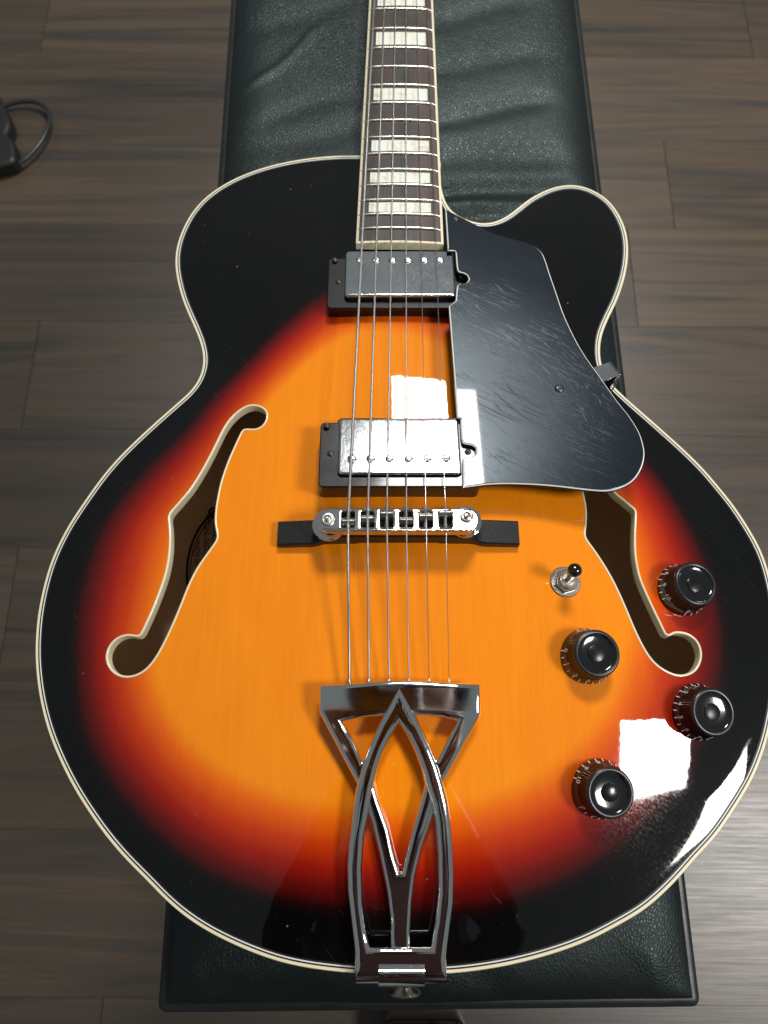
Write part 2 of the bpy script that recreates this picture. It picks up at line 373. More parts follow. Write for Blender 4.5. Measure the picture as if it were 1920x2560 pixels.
# ------------------------------------------------------------------ floor of planks
fl = link('floor', raw_mesh('floor', [(-2200, -2000, -6), (2200, -2000, -6), (2200, 2400, -6), (-2200, 2400, -6)], [(0, 1, 2, 3)]), m_joint)
fl['kind'] = 'structure'; fl.rotation_euler.z = R(-.6)
PW, PL = 175.0, 1220.0
pv, pf = curve_plate([rrect(PL - .9, PW - .3, .3, 1)], 4.0, .06, 0)
plank_me = raw_mesh('plank', pv, pf, (0, 0, -4.0))
plank_me.materials.append(m_plank)
yref = wz(60, 1080, 0)[1]
joint_x = {}
def jx(px, py): return wz(px, py, 0)[0]
row0 = {1: jx(108, 690), -1: jx(66, 1220), -4: jx(280, 2340), 2: jx(1538, 420), 0: jx(1900, 950), -2: jx(1690, 1500)}
for r in range(-8, 12):
    yc = yref + (r - .5) * PW + PW / 2 + PW / 2 - PW / 2
    yc = yref + r * PW - PW / 2 + PW * 0
    x0 = row0.get(r, row0.get(r, None))
    if x0 is None: x0 = random.uniform(0, PL)
    for k in range(-2, 2):
        xc = x0 + (k + .5) * PL
        if abs(xc) > 1900: continue
        o = link('plank', plank_me, None, fl); o.location = (xc * .001, yc * .001, 0)

# ------------------------------------------------------------------ bench
bl, br = wz(393, 2520, SEAT_Z), wz(1757, 2538, SEAT_Z); tl, tr = wz(575, 0, SEAT_Z), wz(1450, 0, SEAT_Z)
bw = np.mean([br[0] - bl[0], tr[0] - tl[0]]); bcx = np.mean([bl[0], br[0], tl[0], tr[0]]); by0 = np.mean([bl[1], br[1]]); BL = 960.0
byaw = math.atan2((tl[0] + tr[0] - bl[0] - br[0]) / 2, tl[1] - bl[1])
bench = bpy.data.objects.new('piano_bench', None); COL.objects.link(bench)
bcx0 = (bl[0] + br[0]) / 2
bench.location = (bcx0 * .001, by0 * .001, 0); bench.rotation_euler.z = -byaw
tag(bench, 'black leather padded bench lying lengthwise under the guitar', 'bench')
v, f = curve_plate([[(x, y + BL / 2) for x, y in rrect(bw, BL, 5, 4)]], 42, 4, 3)
def bobj(name, v, f, mat, smooth=35, parent=bench): return link(name, raw_mesh(name, v, f, (0, 0, 0), smooth), mat, parent)
v[:, 2] += SEAT_Z - 42
bobj('seat_board', v, f, m_vinyl)
# cushion: a pillowed grid with folds pressed by the guitar
nx, ny = 110, 300; INS = 6.0
def fnoise(x, y, seed):
    r2 = np.random.default_rng(seed); o = 0
    for k in range(7):
        a, ph, fr = r2.uniform(0, 6.28), r2.uniform(0, 6.28), r2.uniform(.008, .05)
        o = o + np.sin((x * math.cos(a) + y * math.sin(a)) * fr + ph) / 7
    return o
gx, gy = np.meshgrid(np.linspace(0, 1, nx), np.linspace(0, 1, ny))
ex = .5 - .5 * np.cos(math.pi * gx); ey = gy.copy()
ey = np.where(gy < .12, .12 * (gy / .12) ** 1.5, gy)
X = (ex - .5) * (bw - 2 * INS); Y = INS + ey * (BL - 2 * INS)
dx = (bw / 2 - INS) - np.abs(X); dy = np.minimum(Y - INS, BL - INS - Y)
def puff(d, r): q = np.clip(d / r, 0, 1); return np.sqrt(np.clip(1 - (1 - q) ** 2, 0, 1))
h = 1.5 + 13 * puff(dx, 34) * puff(dy, 30) + 3 * np.clip(dx / 150, 0, 1)
h += 1.2 * fnoise(X, Y, 3) * puff(dx, 60)
def fold_at(px, py, px2, py2, amp, wid):       # a crease between two photo points
    a, c = wz(px, py, SEAT_Z + 12)[:2], wz(px2, py2, SEAT_Z + 12)[:2]
    a = a - np.array([bcx0, by0]); c = c - np.array([bcx0, by0]); ab = c - a; L = np.hypot(*ab)
    t = ((X - a[0]) * ab[0] + (Y - a[1]) * ab[1]) / L ** 2; tc_ = np.clip(t, 0, 1)
    d = ((X - a[0]) * -ab[1] + (Y - a[1]) * ab[0]) / L + 4 * np.sin(3.1 * t + px)
    e = np.hypot((t - tc_) * L, 0)
    return amp * np.exp(-(d / wid) ** 2) * np.exp(-(e / 18) ** 2)
h += fold_at(1110, 505, 1400, 470, -4.5, 9) + fold_at(1110, 540, 1330, 520, 3.2, 7) + fold_at(1120, 555, 1300, 545, -2, 7)
h += fold_at(1110, 420, 1380, 395, -2.6, 14) + fold_at(1120, 60, 1300, 30, -1.8, 12) + fold_at(640, 380, 880, 330, -1.5, 12) + fold_at(640, 90, 860, 20, -1.4, 12)
h += fold_at(1120, 305, 1340, 275, -2.4, 10) + fold_at(1120, 180, 1330, 160, -1.6, 10) + fold_at(660, 205, 790, 110, 1.6, 3.5) + fold_at(700, 300, 880, 260, -1.2, 10)
h += fold_at(480, 2480, 800, 2510, -2, 8) + fold_at(470, 2440, 500, 2480, 2, 8) + fold_at(1180, 2440, 1330, 2520, -1, 8) + fold_at(1640, 2430, 1700, 2500, 1.5, 8)
Z = SEAT_Z + .5 + np.maximum(h, .2)
v = np.c_[X.ravel(), Y.ravel(), Z.ravel()]
f = [(j * nx + i, j * nx + i + 1, (j + 1) * nx + i + 1, (j + 1) * nx + i) for j in range(ny - 1) for i in range(nx - 1)]
cushion = bobj('cushion', v, f, m_leather, 180)
for sx in (-1, 1):
    for yy in (70, BL - 70):
        mb = MB(); mb.box((sx * (bw / 2 - 40), yy, (SEAT_Z - 42) / 2), (38, 38, SEAT_Z - 42)); bobj('leg', mb.v, mb.f, m_gloss)
mb = MB(); mb.box((0, 70, SEAT_Z - 72), (bw - 118, 26, 56)); bobj('apron', mb.v, mb.f, m_gloss)
pa = wz(955, 2552, 55); pb = wz(1168, 2552, 55)
v, f = curve_plate([rrect(pb[0] - pa[0], 130, 12, 5)], 55, 8, 3)
v[:, 0] += (pa[0] + pb[0]) / 2 - bcx0; v[:, 1] += pa[1] - by0 - 65
tag(link('pedal', raw_mesh('pedal', v, f, (bcx0, by0, .5), 35), m_gloss), 'glossy black block on the floor just in front of the bench end', 'pedal')

# ------------------------------------------------------------------ plug with cable, at the left edge of the floor
cpx = [(-40, 443), (0, 431), (20, 429), (52, 416), (86, 392), (112, 362), (128, 328), (130, 302), (118, 278), (95, 265), (62, 261), (30, 265), (8, 271), (-30, 282)]
cp = catmull([wz(x, y, 6) for x, y in cpx], 8, closed=False)
cp[:, 2] = 6 + 10 * np.sin(np.linspace(0, math.pi, len(cp)))
mb = MB().tube([tuple(p) for p in cp], 3.6, 10)
tag(link('cable', raw_mesh('cable', mb.v, mb.f, (0, 0, 0), 180), m_cable), 'thin black cable looping out over the floor at the left edge', 'cable')
poly = catmull([wz(x, y, 10)[:2] for x, y in [(-90, 215), (-10, 240), (14, 270), (38, 318), (34, 345), (30, 352), (46, 372), (50, 398), (44, 422), (-20, 440), (-90, 440)]], 4)
v, f = curve_plate([poly], 26, 8, 4)
o = tag(link('power_adapter', raw_mesh('power_adapter', v, f, (0, 0, .5), 40), m_rubber), 'black lump of a power adapter cut off by the left edge', 'adapter')

# ------------------------------------------------------------------ guitar: outline and arch
guitar = bpy.data.objects.new('archtop_guitar', None); COL.objects.link(guitar)
guitar.location = root_loc; guitar.rotation_euler = M_G.to_euler()
tag(guitar, 'sunburst hollow body electric guitar with black edge lying on the bench', 'guitar')
OUT = [(899, 388), (834, 389), (762, 396), (689, 410), (635, 426), (588, 445), (545, 469), (508.5, 497), (479.6, 530), (458, 568), (443, 608), (437, 647), (440, 688), (453, 742), (471, 788), (488, 825), (502, 863), (508, 896), (505, 924), (495, 951), (475, 978), (441, 1008), (390, 1053), (339, 1100), (288, 1151), (246, 1202), (212, 1250), (178, 1300), (148, 1354), (124, 1410), (107, 1469), (94, 1534), (88, 1600), (88, 1658), (94, 1718), (105, 1777), (124, 1842), (151, 1907), (184, 1972), (225, 2037), (266, 2094), (314, 2150), (367, 2203), (410, 2248), (455, 2287), (503, 2320), (552, 2347), (604, 2371), (660, 2393), (716, 2410), (791, 2424), (888, 2434), (1000, 2438), (1117, 2435), (1174, 2430), (1248, 2419), (1322, 2402.5), (1396.6, 2381), (1471, 2353), (1545, 2315), (1619, 2270), (1690, 2204), (1744, 2142), (1771, 2115), (1800, 2080), (1829, 2037), (1862, 1985), (1889, 1935), (1918, 1855), (1936, 1770), (1945, 1690), (1946, 1610), (1942, 1530), (1928, 1450), (1905, 1378), (1872, 1318), (1848, 1281), (1826, 1250), (1800, 1219), (1772, 1185), (1740, 1151), (1702, 1115), (1664, 1081), (1636, 1056), (1604, 1028), (1575, 1003), (1545, 975), (1522, 951), (1508, 925), (1501, 893), (1501, 860), (1508, 828), (1525, 789), (1544, 750), (1560, 703), (1568, 668), (1571.5, 633), (1569.6, 594), (1560, 559), (1544, 528), (1521, 499), (1490, 478), (1455, 464), (1420, 461), (1381, 468), (1350, 481.6), (1322, 497), (1291, 522), (1264, 542), (1237, 554.5), (1210, 558.5), (1186, 555), (1155, 544), (1134, 531), (1119, 515), (1110, 493), (1103, 465), (1098, 430), (1090, 390)]
outl = np.array([gz(x, y, 0)[:2] for x, y in OUT])
outl = resample(catmull(outl, 2.0), 2.5)
outl = smooth_loop(outl, 6)
if area2(outl) < 0: outl = outl[::-1].copy()
mn, mx = outl.min(0) - 6, outl.max(0) + 6
GS = 2.5; gxn, gyn = int((mx[0] - mn[0]) / GS) + 1, int((mx[1] - mn[1]) / GS) + 1
gpx, gpy = np.meshgrid(mn[0] + GS * np.arange(gxn), mn[1] + GS * np.arange(gyn))
gq = np.c_[gpx.ravel(), gpy.ravel()]; gin = inside(outl, gq).reshape(gyn, gxn)
u = np.zeros((gyn, gxn))
dgrid = np.where(gin, dist(outl, gq).reshape(gyn, gxn), 0)
u = dgrid * 40.0
om = 1.9
ii, jj = np.indices(u.shape); par = (ii + jj) % 2
for it in range(420):
    for p in (0, 1):
        nb = .25 * (np.roll(u, 1, 0) + np.roll(u, -1, 0) + np.roll(u, 1, 1) + np.roll(u, -1, 1)) + GS * GS / 4
        m_ = gin & (par == p); u[m_] += om * (nb[m_] - u[m_])
u = np.clip(u, 0, None); u /= u.max()
H_ARCH = 27.0
E0, E1 = 3.0, 62.0
def sstep(x): x = np.clip(x, 0, 1); return x * x * (3 - 2 * x)
q_ = H_ARCH * u ** .86 - 2.9; hgrid = np.where(gin, .7 * np.log1p(np.exp(np.clip(q_ / .7, -40, 40))) * sstep(dgrid / 7), 0)
for _ in range(16):
    hb = (np.roll(hgrid, 1, 0) + np.roll(hgrid, -1, 0) + np.roll(hgrid, 1, 1) + np.roll(hgrid, -1, 1) + 4 * hgrid) / 8
    hgrid = np.where(gin, hb, 0)
def bil(g, x, y):
    fx = np.clip((np.asarray(x) - mn[0]) / GS, 0, gxn - 1.001); fy = np.clip((np.asarray(y) - mn[1]) / GS, 0, gyn - 1.001)
    i, j = fx.astype(int), fy.astype(int); a, c = fx - i, fy - j
    return (g[j, i] * (1 - a) + g[j, i + 1] * a) * (1 - c) + (g[j + 1, i] * (1 - a) + g[j + 1, i + 1] * a) * c
def top_h(x, y): return bil(hgrid, x, y)
ggy, ggx = np.gradient(hgrid, GS)
for _ in range(6):
    ggx, ggy = [(np.roll(g, 1, 0) + np.roll(g, -1, 0) + np.roll(g, 1, 1) + np.roll(g, -1, 1) + 4 * g) / 8 for g in (ggx, ggy)]
def gtop(px, py, up=0.0):                      # pixel -> point on the arched top
    z = 10.0
    for _ in range(12): p = gz(px, py, z); z = float(top_h(p[0], p[1])) + up
    return gz(px, py, z)

# f-holes
FL = [(609.6, 1074.6), (639.6, 1075.6), (659, 1066), (669.6, 1048), (669.6, 1030.5), (659, 1018), (639.6, 1011), (618, 1013), (597, 1025), (576, 1044), (558.5, 1069), (541, 1104), (523, 1140), (502, 1178), (476, 1219), (449, 1252), (422, 1282), (419, 1293), (421.7, 1316), (422.7, 1351), (420, 1390), (412, 1432), (398, 1475), (378.7, 1524), (361, 1563), (348, 1590), (329, 1585), (304.6, 1587.6), (281.7, 1601.7), (267.6, 1624), (264, 1647.5), (273, 1672), (290.5, 1688), (313.4, 1695), (340, 1691), (364.6, 1677), (385.7, 1654), (403, 1626), (421, 1591), (438.6, 1552), (456, 1510), (474, 1465), (495, 1423), (519.7, 1387), (537, 1363), (547, 1347), (546, 1330), (541.6, 1309), (542.6, 1277), (548, 1242), (556.7, 1203), (572, 1158), (590, 1116)]
FLc = {0, 16, 25, 45}
FRv = [(1453, 1225), (1461.5, 1269), (1462, 1305), (1458.7, 1336), (1463.4, 1350), (1489.7, 1386), (1517.5, 1430), (1539.7, 1472), (1562, 1522), (1584, 1574), (1606, 1619), (1628, 1652), (1653, 1674), (1681, 1688), (1703, 1692), (1728, 1686), (1745, 1671), (1754.6, 1646), (1753, 1621), (1742, 1599), (1720, 1583), (1695, 1578), (1680, 1580), (1668, 1590), (1661, 1574), (1642, 1535), (1620, 1488), (1601, 1441), (1591, 1389), (1589.6, 1338), (1592, 1289), (1591, 1273), (1575, 1261), (1556, 1244), (1539, 1231)]
fl_pts = np.array([gtop(x, y)[:2] for x, y in FL])
ax_x = gz(1000, 1300, 0)[0]
frl = [gtop(x, y)[:2] for x, y in FRv]
# the right hole's upper arm lies under the pickguard: the mirror of the left one, shifted to meet the visible part
mir = fl_pts.copy(); mir[:, 0] = 2 * ax_x - mir[:, 0]
m_low = mir[14]; off = np.array(frl[-1]) - m_low
m_in = mir[48]; off2 = np.array(frl[0]) - m_in
upper = [mir[k] + off for k in range(13, -1, -1)] + [mir[k] + off2 for k in range(52, 48, -1)]
upper = [q for q in upper]
fr_pts = np.array(frl + upper); FRc = {4, 23, 31, len(frl) + 13}
def floop(P, corners):
    q = catmull(P, 1.8, corners); q = resample(q, 1.8); q = smooth_loop(q, 1)
    return q if area2(q) > 0 else q[::-1].copy()
f_loops = [floop(fl_pts, FLc), floop(fr_pts, FRc)]

# burst contours
BC = [(900, 690), (800, 745), (740, 795), (680, 850), (602, 930), (537, 995), (467, 1083), (385, 1160), (308, 1245), (255, 1320), (222, 1410), (201, 1487), (193, 1605), (197, 1724), (219, 1842), (266, 1931), (331, 2014), (400, 2085), (480, 2150), (567, 2200), (660, 2230), (754, 2252), (828, 2264), (1000, 2278), (1149, 2275), (1248, 2255), (1347, 2228), (1446, 2185), (1540, 2120), (1640, 2030), (1715, 1940), (1762, 1840), (1795, 1740), (1808, 1640), (1800, 1540), (1778, 1450), (1742, 1360), (1695, 1275), (1645, 1200), (1575, 1120), (1500, 1040), (1400, 930), (1300, 830), (1200, 750), (1100, 700), (1000, 680)]
OC = [(880, 800), (780, 855), (700, 925), (640, 990), (585, 1060), (540, 1130), (485, 1215), (425, 1300), (400, 1390), (375, 1480), (350, 1570), (345, 1640), (355, 1720), (385, 1800), (435, 1875), (520, 1950), (640, 2010), (760, 2045), (880, 2062), (1000, 2068), (1120, 2060), (1250, 2025), (1350, 1985), (1440, 1925), (1510, 1850), (1560, 1770), (1590, 1700), (1605, 1620), (1615, 1560), (1620, 1480), (1612, 1400), (1595, 1320), (1565, 1265), (1520, 1200), (1450, 1120), (1350, 1030), (1250, 940), (1150, 860), (1050, 810), (950, 800)]
bc = catmull(np.array([gtop(x, y)[:2] for x, y in BC]), 6); oc = catmull(np.array([gtop(x, y)[:2] for x, y in OC]), 6)
if area2(bc) < 0: bc = bc[::-1].copy()
bc = smooth_loop(inset(resample(bc, 5), -5.5), 4)
if area2(oc) < 0: oc = oc[::-1].copy()
oc = smooth_loop(inset(resample(oc, 5), 10), 4)
def burst_of(q):
    ib, io = inside(bc, q), inside(oc, q); db, do = dist(bc, q), dist(oc, q)
    t = np.where(io, 1.0, np.where(ib, db / (db + do + 1e-9), 0.0))
    return t

# top plate
rim_in = inset(outl, 3.9)
def in_any(q):
    r = np.zeros(len(q), bool)
    for lp in f_loops: r |= inside(lp, q)
    return r
sp = 3.6; gx2, gy2 = np.meshgrid(np.arange(mn[0], mx[0], sp), np.arange(mn[1], mx[1], sp * .87))
gx2[1::2] += sp / 2
cand = np.c_[gx2.ravel(), gy2.ravel()]
cand = cand[inside(rim_in, cand)]; cand = cand[dist(rim_in, cand) > 1.6]
for lp in f_loops: cand = cand[~inside(lp, cand)]; cand = cand[dist(lp, cand) > 1.3]
allv = [Vector(p) for p in rim_in]; edges = [(i, (i + 1) % len(rim_in)) for i in range(len(rim_in))]
for lp in f_loops:
    n0 = len(allv); allv += [Vector(p) for p in lp]; edges += [(n0 + i, n0 + (i + 1) % len(lp)) for i in range(len(lp))]
allv += [Vector(p) for p in cand]
cv, _, cf, _, _, _ = delaunay_2d_cdt(allv, edges, [], 0, 1e-4)
cv = np.array([p[:] for p in cv]); cen = np.array([cv[list(t)].mean(0) for t in cf])
keep = inside(rim_in, cen) & ~in_any(cen)
tris = [tuple(t) for t, k in zip(cf, keep) if k]
tv = np.c_[cv, top_h(cv[:, 0], cv[:, 1])]
top = gobj('top_plate', tv, tris, m_burst, guitar, 180)
nx_, ny_ = bil(ggx, cv[:, 0], cv[:, 1]), bil(ggy, cv[:, 0], cv[:, 1]); nn_ = np.c_[-nx_, -ny_, np.ones(len(cv))]; nn_ /= np.linalg.norm(nn_, axis=1)[:, None]
top.data.normals_split_custom_set_from_vertices([tuple(p) for p in nn_])
att = top.data.attributes.new('burst', 'FLOAT', 'POINT'); att.data.foreach_set('value', burst_of(cv))
top['label'] = 'glossy arched top in amber to black sunburst'

def ring(name, loops_z, mat, parent, closed_profile=True, smooth=40):
    n = len(loops_z[0][0]); v = []; f = []; m = len(loops_z)
    for P, z in loops_z:
        zz = np.full(n, z) if np.isscalar(z) else z
        v += [tuple(q) for q in np.c_[P, zz]]
    for j in range(m if closed_profile else m - 1):
        k = (j + 1) % m
        for i in range(n): q = (i + 1) % n; f.append((j * n + i, j * n + q, k * n + q, k * n + i))
    return gobj(name, v, f, mat, parent, smooth)
o00, o05, o24, o29, o37, o39 = outl, inset(outl, .4), inset(outl, 1.65), inset(outl, 2.4), inset(outl, 2.95), inset(outl, 4.0)
bind = ring('binding', [(o00, -7), (o00, -.5), (o05, .02), (o24, .05), (o24, -7)], m_cream, guitar)
ring('black_line', [(o24, .06), (o29, .06), (o29, -2), (o24, -2)], m_blackline, bind)
ring('white_line', [(o29, .08), (o37, .08), (o37, -2), (o29, -2)], m_purf, bind)
ring('dark_line', [(o37, .06), (o39, .06), (o39, -2), (o37, -2)], m_blackline, bind)
SIDE = 66.0
ring('side', [(outl, -7.05), (outl, -SIDE), (inset(outl, 2.5), -SIDE), (inset(outl, 2.5), -7.05)], m_side, guitar)
ring('back_binding', [(inset(outl, -.15), -SIDE - .05), (inset(outl, -.15), -SIDE - 5), (inset(outl, 2.4), -SIDE - 5.2), (inset(outl, 2.4), -SIDE - .05)], m_cream, guitar)
iz = np.where(dist(rim_in, cv) < 14, -2.0, -4.0)
gobj('inner_top', np.c_[cv, tv[:, 2] + iz], tris, m_inside, top, 180)
# back: outer arch and inner bare wood, from the same triangles without the f-holes
cvb, _, cfb, _, _, _ = delaunay_2d_cdt([Vector(p) for p in inset(outl, 2.4)] + [Vector(p) for p in cand[::5]], [], [], 0, 1e-4)
cvb = np.array([p[:] for p in cvb]); cen = np.array([cvb[list(t)].mean(0) for t in cfb]); kb = inside(outl, cen)
fb = [tuple(t) for t, k in zip(cfb, kb) if k]
bh = top_h(cvb[:, 0], cvb[:, 1]) * .34
back = gobj('back_plate', np.c_[cvb, -SIDE - 5.2 - bh], fb, m_side, guitar, 180)
lin = gobj('inner_back', np.c_[cvb, -SIDE - 1.0 - bh * .9], fb, m_inside, back, 180)
ring('inner_lining', [(inset(outl, 2.8), -SIDE), (inset(outl, 2.8), -7.2)], m_inside, back, False)
# the cushion gives way under the back
cw = np.array([(q.co.x, q.co.y, q.co.z) for q in cushion.data.vertices]) * 1000
ca, sa = math.cos(-byaw), math.sin(-byaw)
wx, wy = bcx0 + cw[:, 0] * ca - cw[:, 1] * sa, by0 + cw[:, 0] * sa + cw[:, 1] * ca
Mi = np.array((Matrix.Translation(root_loc * 1000) @ M_G).inverted())
for it in range(2):
    lp_ = np.c_[wx, wy, cw[:, 2], np.ones(len(wx))] @ Mi.T
    q2 = lp_[:, :2]; io = inside(outl, q2)
    gap = (lp_[:, 2] - BASE) - (-SIDE - 5.2 - top_h(q2[:, 0], q2[:, 1]) * .34) + 1.5
    cw[:, 2] -= np.where(io, np.maximum(gap, 0), 0)
    cw[:, 2] = np.maximum(cw[:, 2], SEAT_Z + .6)
dent = cw[:, 2].reshape(ny, nx)
cushion.data.vertices.foreach_set('co', (np.c_[cw[:, :2], dent.ravel()] * .001).ravel()); cushion.data.update()
# label seen through the f-hole
lc = gz(592, 1410, -SIDE); lrx = gz(722, 1410, -SIDE)[0] - lc[0]; lry = abs(gz(592, 1245, -SIDE)[1] - lc[1])
def back_z(x, y): return -SIDE - 1.0 - top_h(x, y) * .34 * .9
def lab(name, v, f, mat, up, parent):
    v = np.array([p[:] for p in v], float); v[:, 2] = back_z(v[:, 0], v[:, 1]) + up; return gobj(name, v, f, mat, parent, 180)
def ell(k, n=72): return [(lc[0] + lrx * k * math.cos(2 * math.pi * i / n), lc[1] + lry * k * math.sin(2 * math.pi * i / n)) for i in range(n)]
def ellfan(k0, k1, rings=8, n=72):
    v = []; f = []
    for j in range(rings + 1): v += [(*p, 0) for p in ell(k0 + (k1 - k0) * j / rings, n)]
    for j in range(rings):
        for i in range(n): q = (i + 1) % n; f.append((j * n + i, j * n + q, (j + 1) * n + q, (j + 1) * n + i))
    return v, f
v, f = ellfan(.01, 1.05); paper = lab('label', v, f, m_label, .4, lin.parent if False else guitar)
v, f = ellfan(.955, 1.0, 1); lab('label_ring', v, f, m_labelink, .8, paper)
v, f = ellfan(.905, .925, 1); lab('label_ring', v, f, m_labelink, .8, paper)
def lab_text(body, px, py, size):
    v, f = text_geo(body, size); c = gz(px, py, -SIDE - 4)
    v = [Vector((c[0] + p.y, c[1] - p.x, 0)) for p in v]; lab('label_text', v, f, m_labelink, .9, paper)
lab_text('SERIAL NO', 519, 1331, 5.2); lab_text('MODEL NO', 541, 1331, 5.2); lab_text('MADE IN', 493, 1382, 4.6)
for px in (513, 533):
    a, c = gz(px, 1306, -SIDE - 4), gz(px - 6, 1460, -SIDE - 4); mb = MB(); lab('label_line', [(a[0], a[1], 0), (a[0] + .45, a[1], 0), (c[0] + .45, c[1], 0), (c[0], c[1], 0)], [(0, 1, 2, 3)], m_labelink, .9, paper)
sc = gz(536, 1281, -SIDE - 4); pts = []
for k in range(40):
    a = k * .33; r = .4 + .10 * k; pts.append((sc[0] + r * math.cos(a), sc[1] + r * math.sin(a)))
v = []; f = []
for k, p in enumerate(pts):
    a = k * .33; w = .35 + .03 * k * .5; v += [(p[0] + w * math.cos(a), p[1] + w * math.sin(a), 0), (p[0] - w * math.cos(a), p[1] - w * math.sin(a), 0)]
    if k: f.append((2 * k - 2, 2 * k - 1, 2 * k + 1, 2 * k))
lab('label_scroll', v, f, m_labelink, .9, paper)
# f-hole bindings
for lp in f_loops:
    zt = top_h(lp[:, 0], lp[:, 1]); i1 = inset(lp, .35); i2 = inset(lp, .95); i3 = inset(lp, 1.15)
    ring('soundhole_binding', [(lp, zt - 1), (lp, zt + .12), (i1, zt + .3), (i2, zt + .2), (i3, zt - .3), (i3, zt - 6.5), (lp, zt - 6.5)], m_cream, guitar, True, 60)

# ------------------------------------------------------------------ neck and fingerboard
A0, B0, C0 = 1288.82449, -3.00924992, .001128395          # photo row of a fret against its distance from the saddle
ZS, ST = 376.126, math.sin(R(25.114))
def fret_px(s): return (A0 + B0 * s) / (1 + C0 * s)
def axis_x(py): return 1003.0 - 3.5 * py / 600
def neck_pt(s): y = fret_px(s); return gdepth(axis_x(y), y, ZS + ST * s)
P0, P1 = neck_pt(150), neck_pt(430); dn = (P1 - P0) / np.linalg.norm(P1 - P0)
un = np.cross(np.array([1, 0, 0]), dn); un /= np.linalg.norm(un); xn = np.cross(dn, un)
def NP(s, x, z): return P0 + dn * (s - 150) + xn * x + un * z      # z = 0 at fret crowns in the middle
S_END, S_TOP = 186.0, 640.0
w_end, w_top = 54.2, 48.2
def half_w(s): return .5 * (w_end + (w_top - w_end) * (s - S_END) / (433 - S_END))
RAD = 305.0
def crown(x): return -(x * x) / (2 * RAD)
def strip(name, s0, s1, xf0, xf1, z0, z1, mat, parent, nx=14, ns=2, smooth=35):
    v = []; f = []
    for j in range(ns + 1):
        s = s0 + (s1 - s0) * j / ns; a, c = xf0(s), xf1(s)
        xs = [a + (c - a) * i / nx for i in range(nx + 1)]
        v += [NP(s, x, z1 + crown(x)) for x in xs] + [NP(s, x, z0) for x in reversed(xs)]
    m = 2 * (nx + 1)
    for j in range(ns):
        for i in range(m): q = (i + 1) % m; f.append((j * m + i, j * m + q, (j + 1) * m + q, (j + 1) * m + i))
    f.append(tuple(range(m))); f.append(tuple(ns * m + i for i in range(m - 1, -1, -1)))
    return gobj(name, v, f, mat, parent, smooth)
BW = 1.5
board = strip('fingerboard', S_END + 1.6, S_TOP, lambda s: -half_w(s) + BW, lambda s: half_w(s) - BW, -6.5, -1.1, m_rose, guitar, ns=8)
for sg in (-1, 1):
    strip('board_binding', S_END + 1.55, S_TOP, (lambda s: -half_w(s)) if sg < 0 else (lambda s: half_w(s) - BW + .02), (lambda s: -half_w(s) + BW - .02) if sg < 0 else (lambda s: half_w(s)), -6.6, -1.06, m_cream, board, nx=2)
strip('end_binding', S_END, S_END + 1.58, lambda s: -half_w(s), lambda s: half_w(s), -7.2, -1.04, m_cream, board)
# neck shaft under the board
v = []; f = []; n = 14
for j, s in enumerate((222, 300, 420, 520, 640)):
    w = half_w(s) - .6; dpt = 21 if s > 290 else 10
    for i in range(n + 1): a = math.pi * i / n; v.append(NP(s, -w * math.cos(a), -6.7 - dpt * math.sin(a)))
m = n + 1
for j in range(4):
    for i in range(m): q = (i + 1) % m; f.append((j * m + i, j * m + q, (j + 1) * m + q, (j + 1) * m + i))
f.append(tuple(range(m))); f.append(tuple(4 * m + i for i in range(m - 1, -1, -1)))
gobj('neck', v, f, m_neck, guitar, 50)
hp = NP(262, 0, -7); mb = MB(); mb.box((hp[0], hp[1] + 26, -36), (54, 66, 78)); gobj('heel', mb.v, mb.f, m_neck, guitar)
SC = 628.0
def fs(n): return SC * 2 ** (-n / 12)
for n in range(2, 21):
    s = fs(n); hw = half_w(s) - .55; xs = np.linspace(-hw, hw, 15)
    pts = [NP(s, x, -.85 + crown(x)) for x in xs]
    pts[0] = NP(s, xs[0], -1.5 + crown(xs[0])); pts[-1] = NP(s, xs[-1], -1.5 + crown(xs[-1]))
    mb = MB().tube([tuple(p) for p in pts], [.5] + [.95] * 13 + [.5], 10); gobj('fret', mb.v, mb.f, m_fret, board, 60)
for n in (3, 5, 7, 9, 12, 15, 17, 19):
    a, c = fs(n), fs(n - 1); g = (c - a) * .17; k = .735
    strip('inlay', a + g, c - g, lambda s: -half_w(s) * k, lambda s: half_w(s) * k, -1.4, -1.04, m_pearl, board)

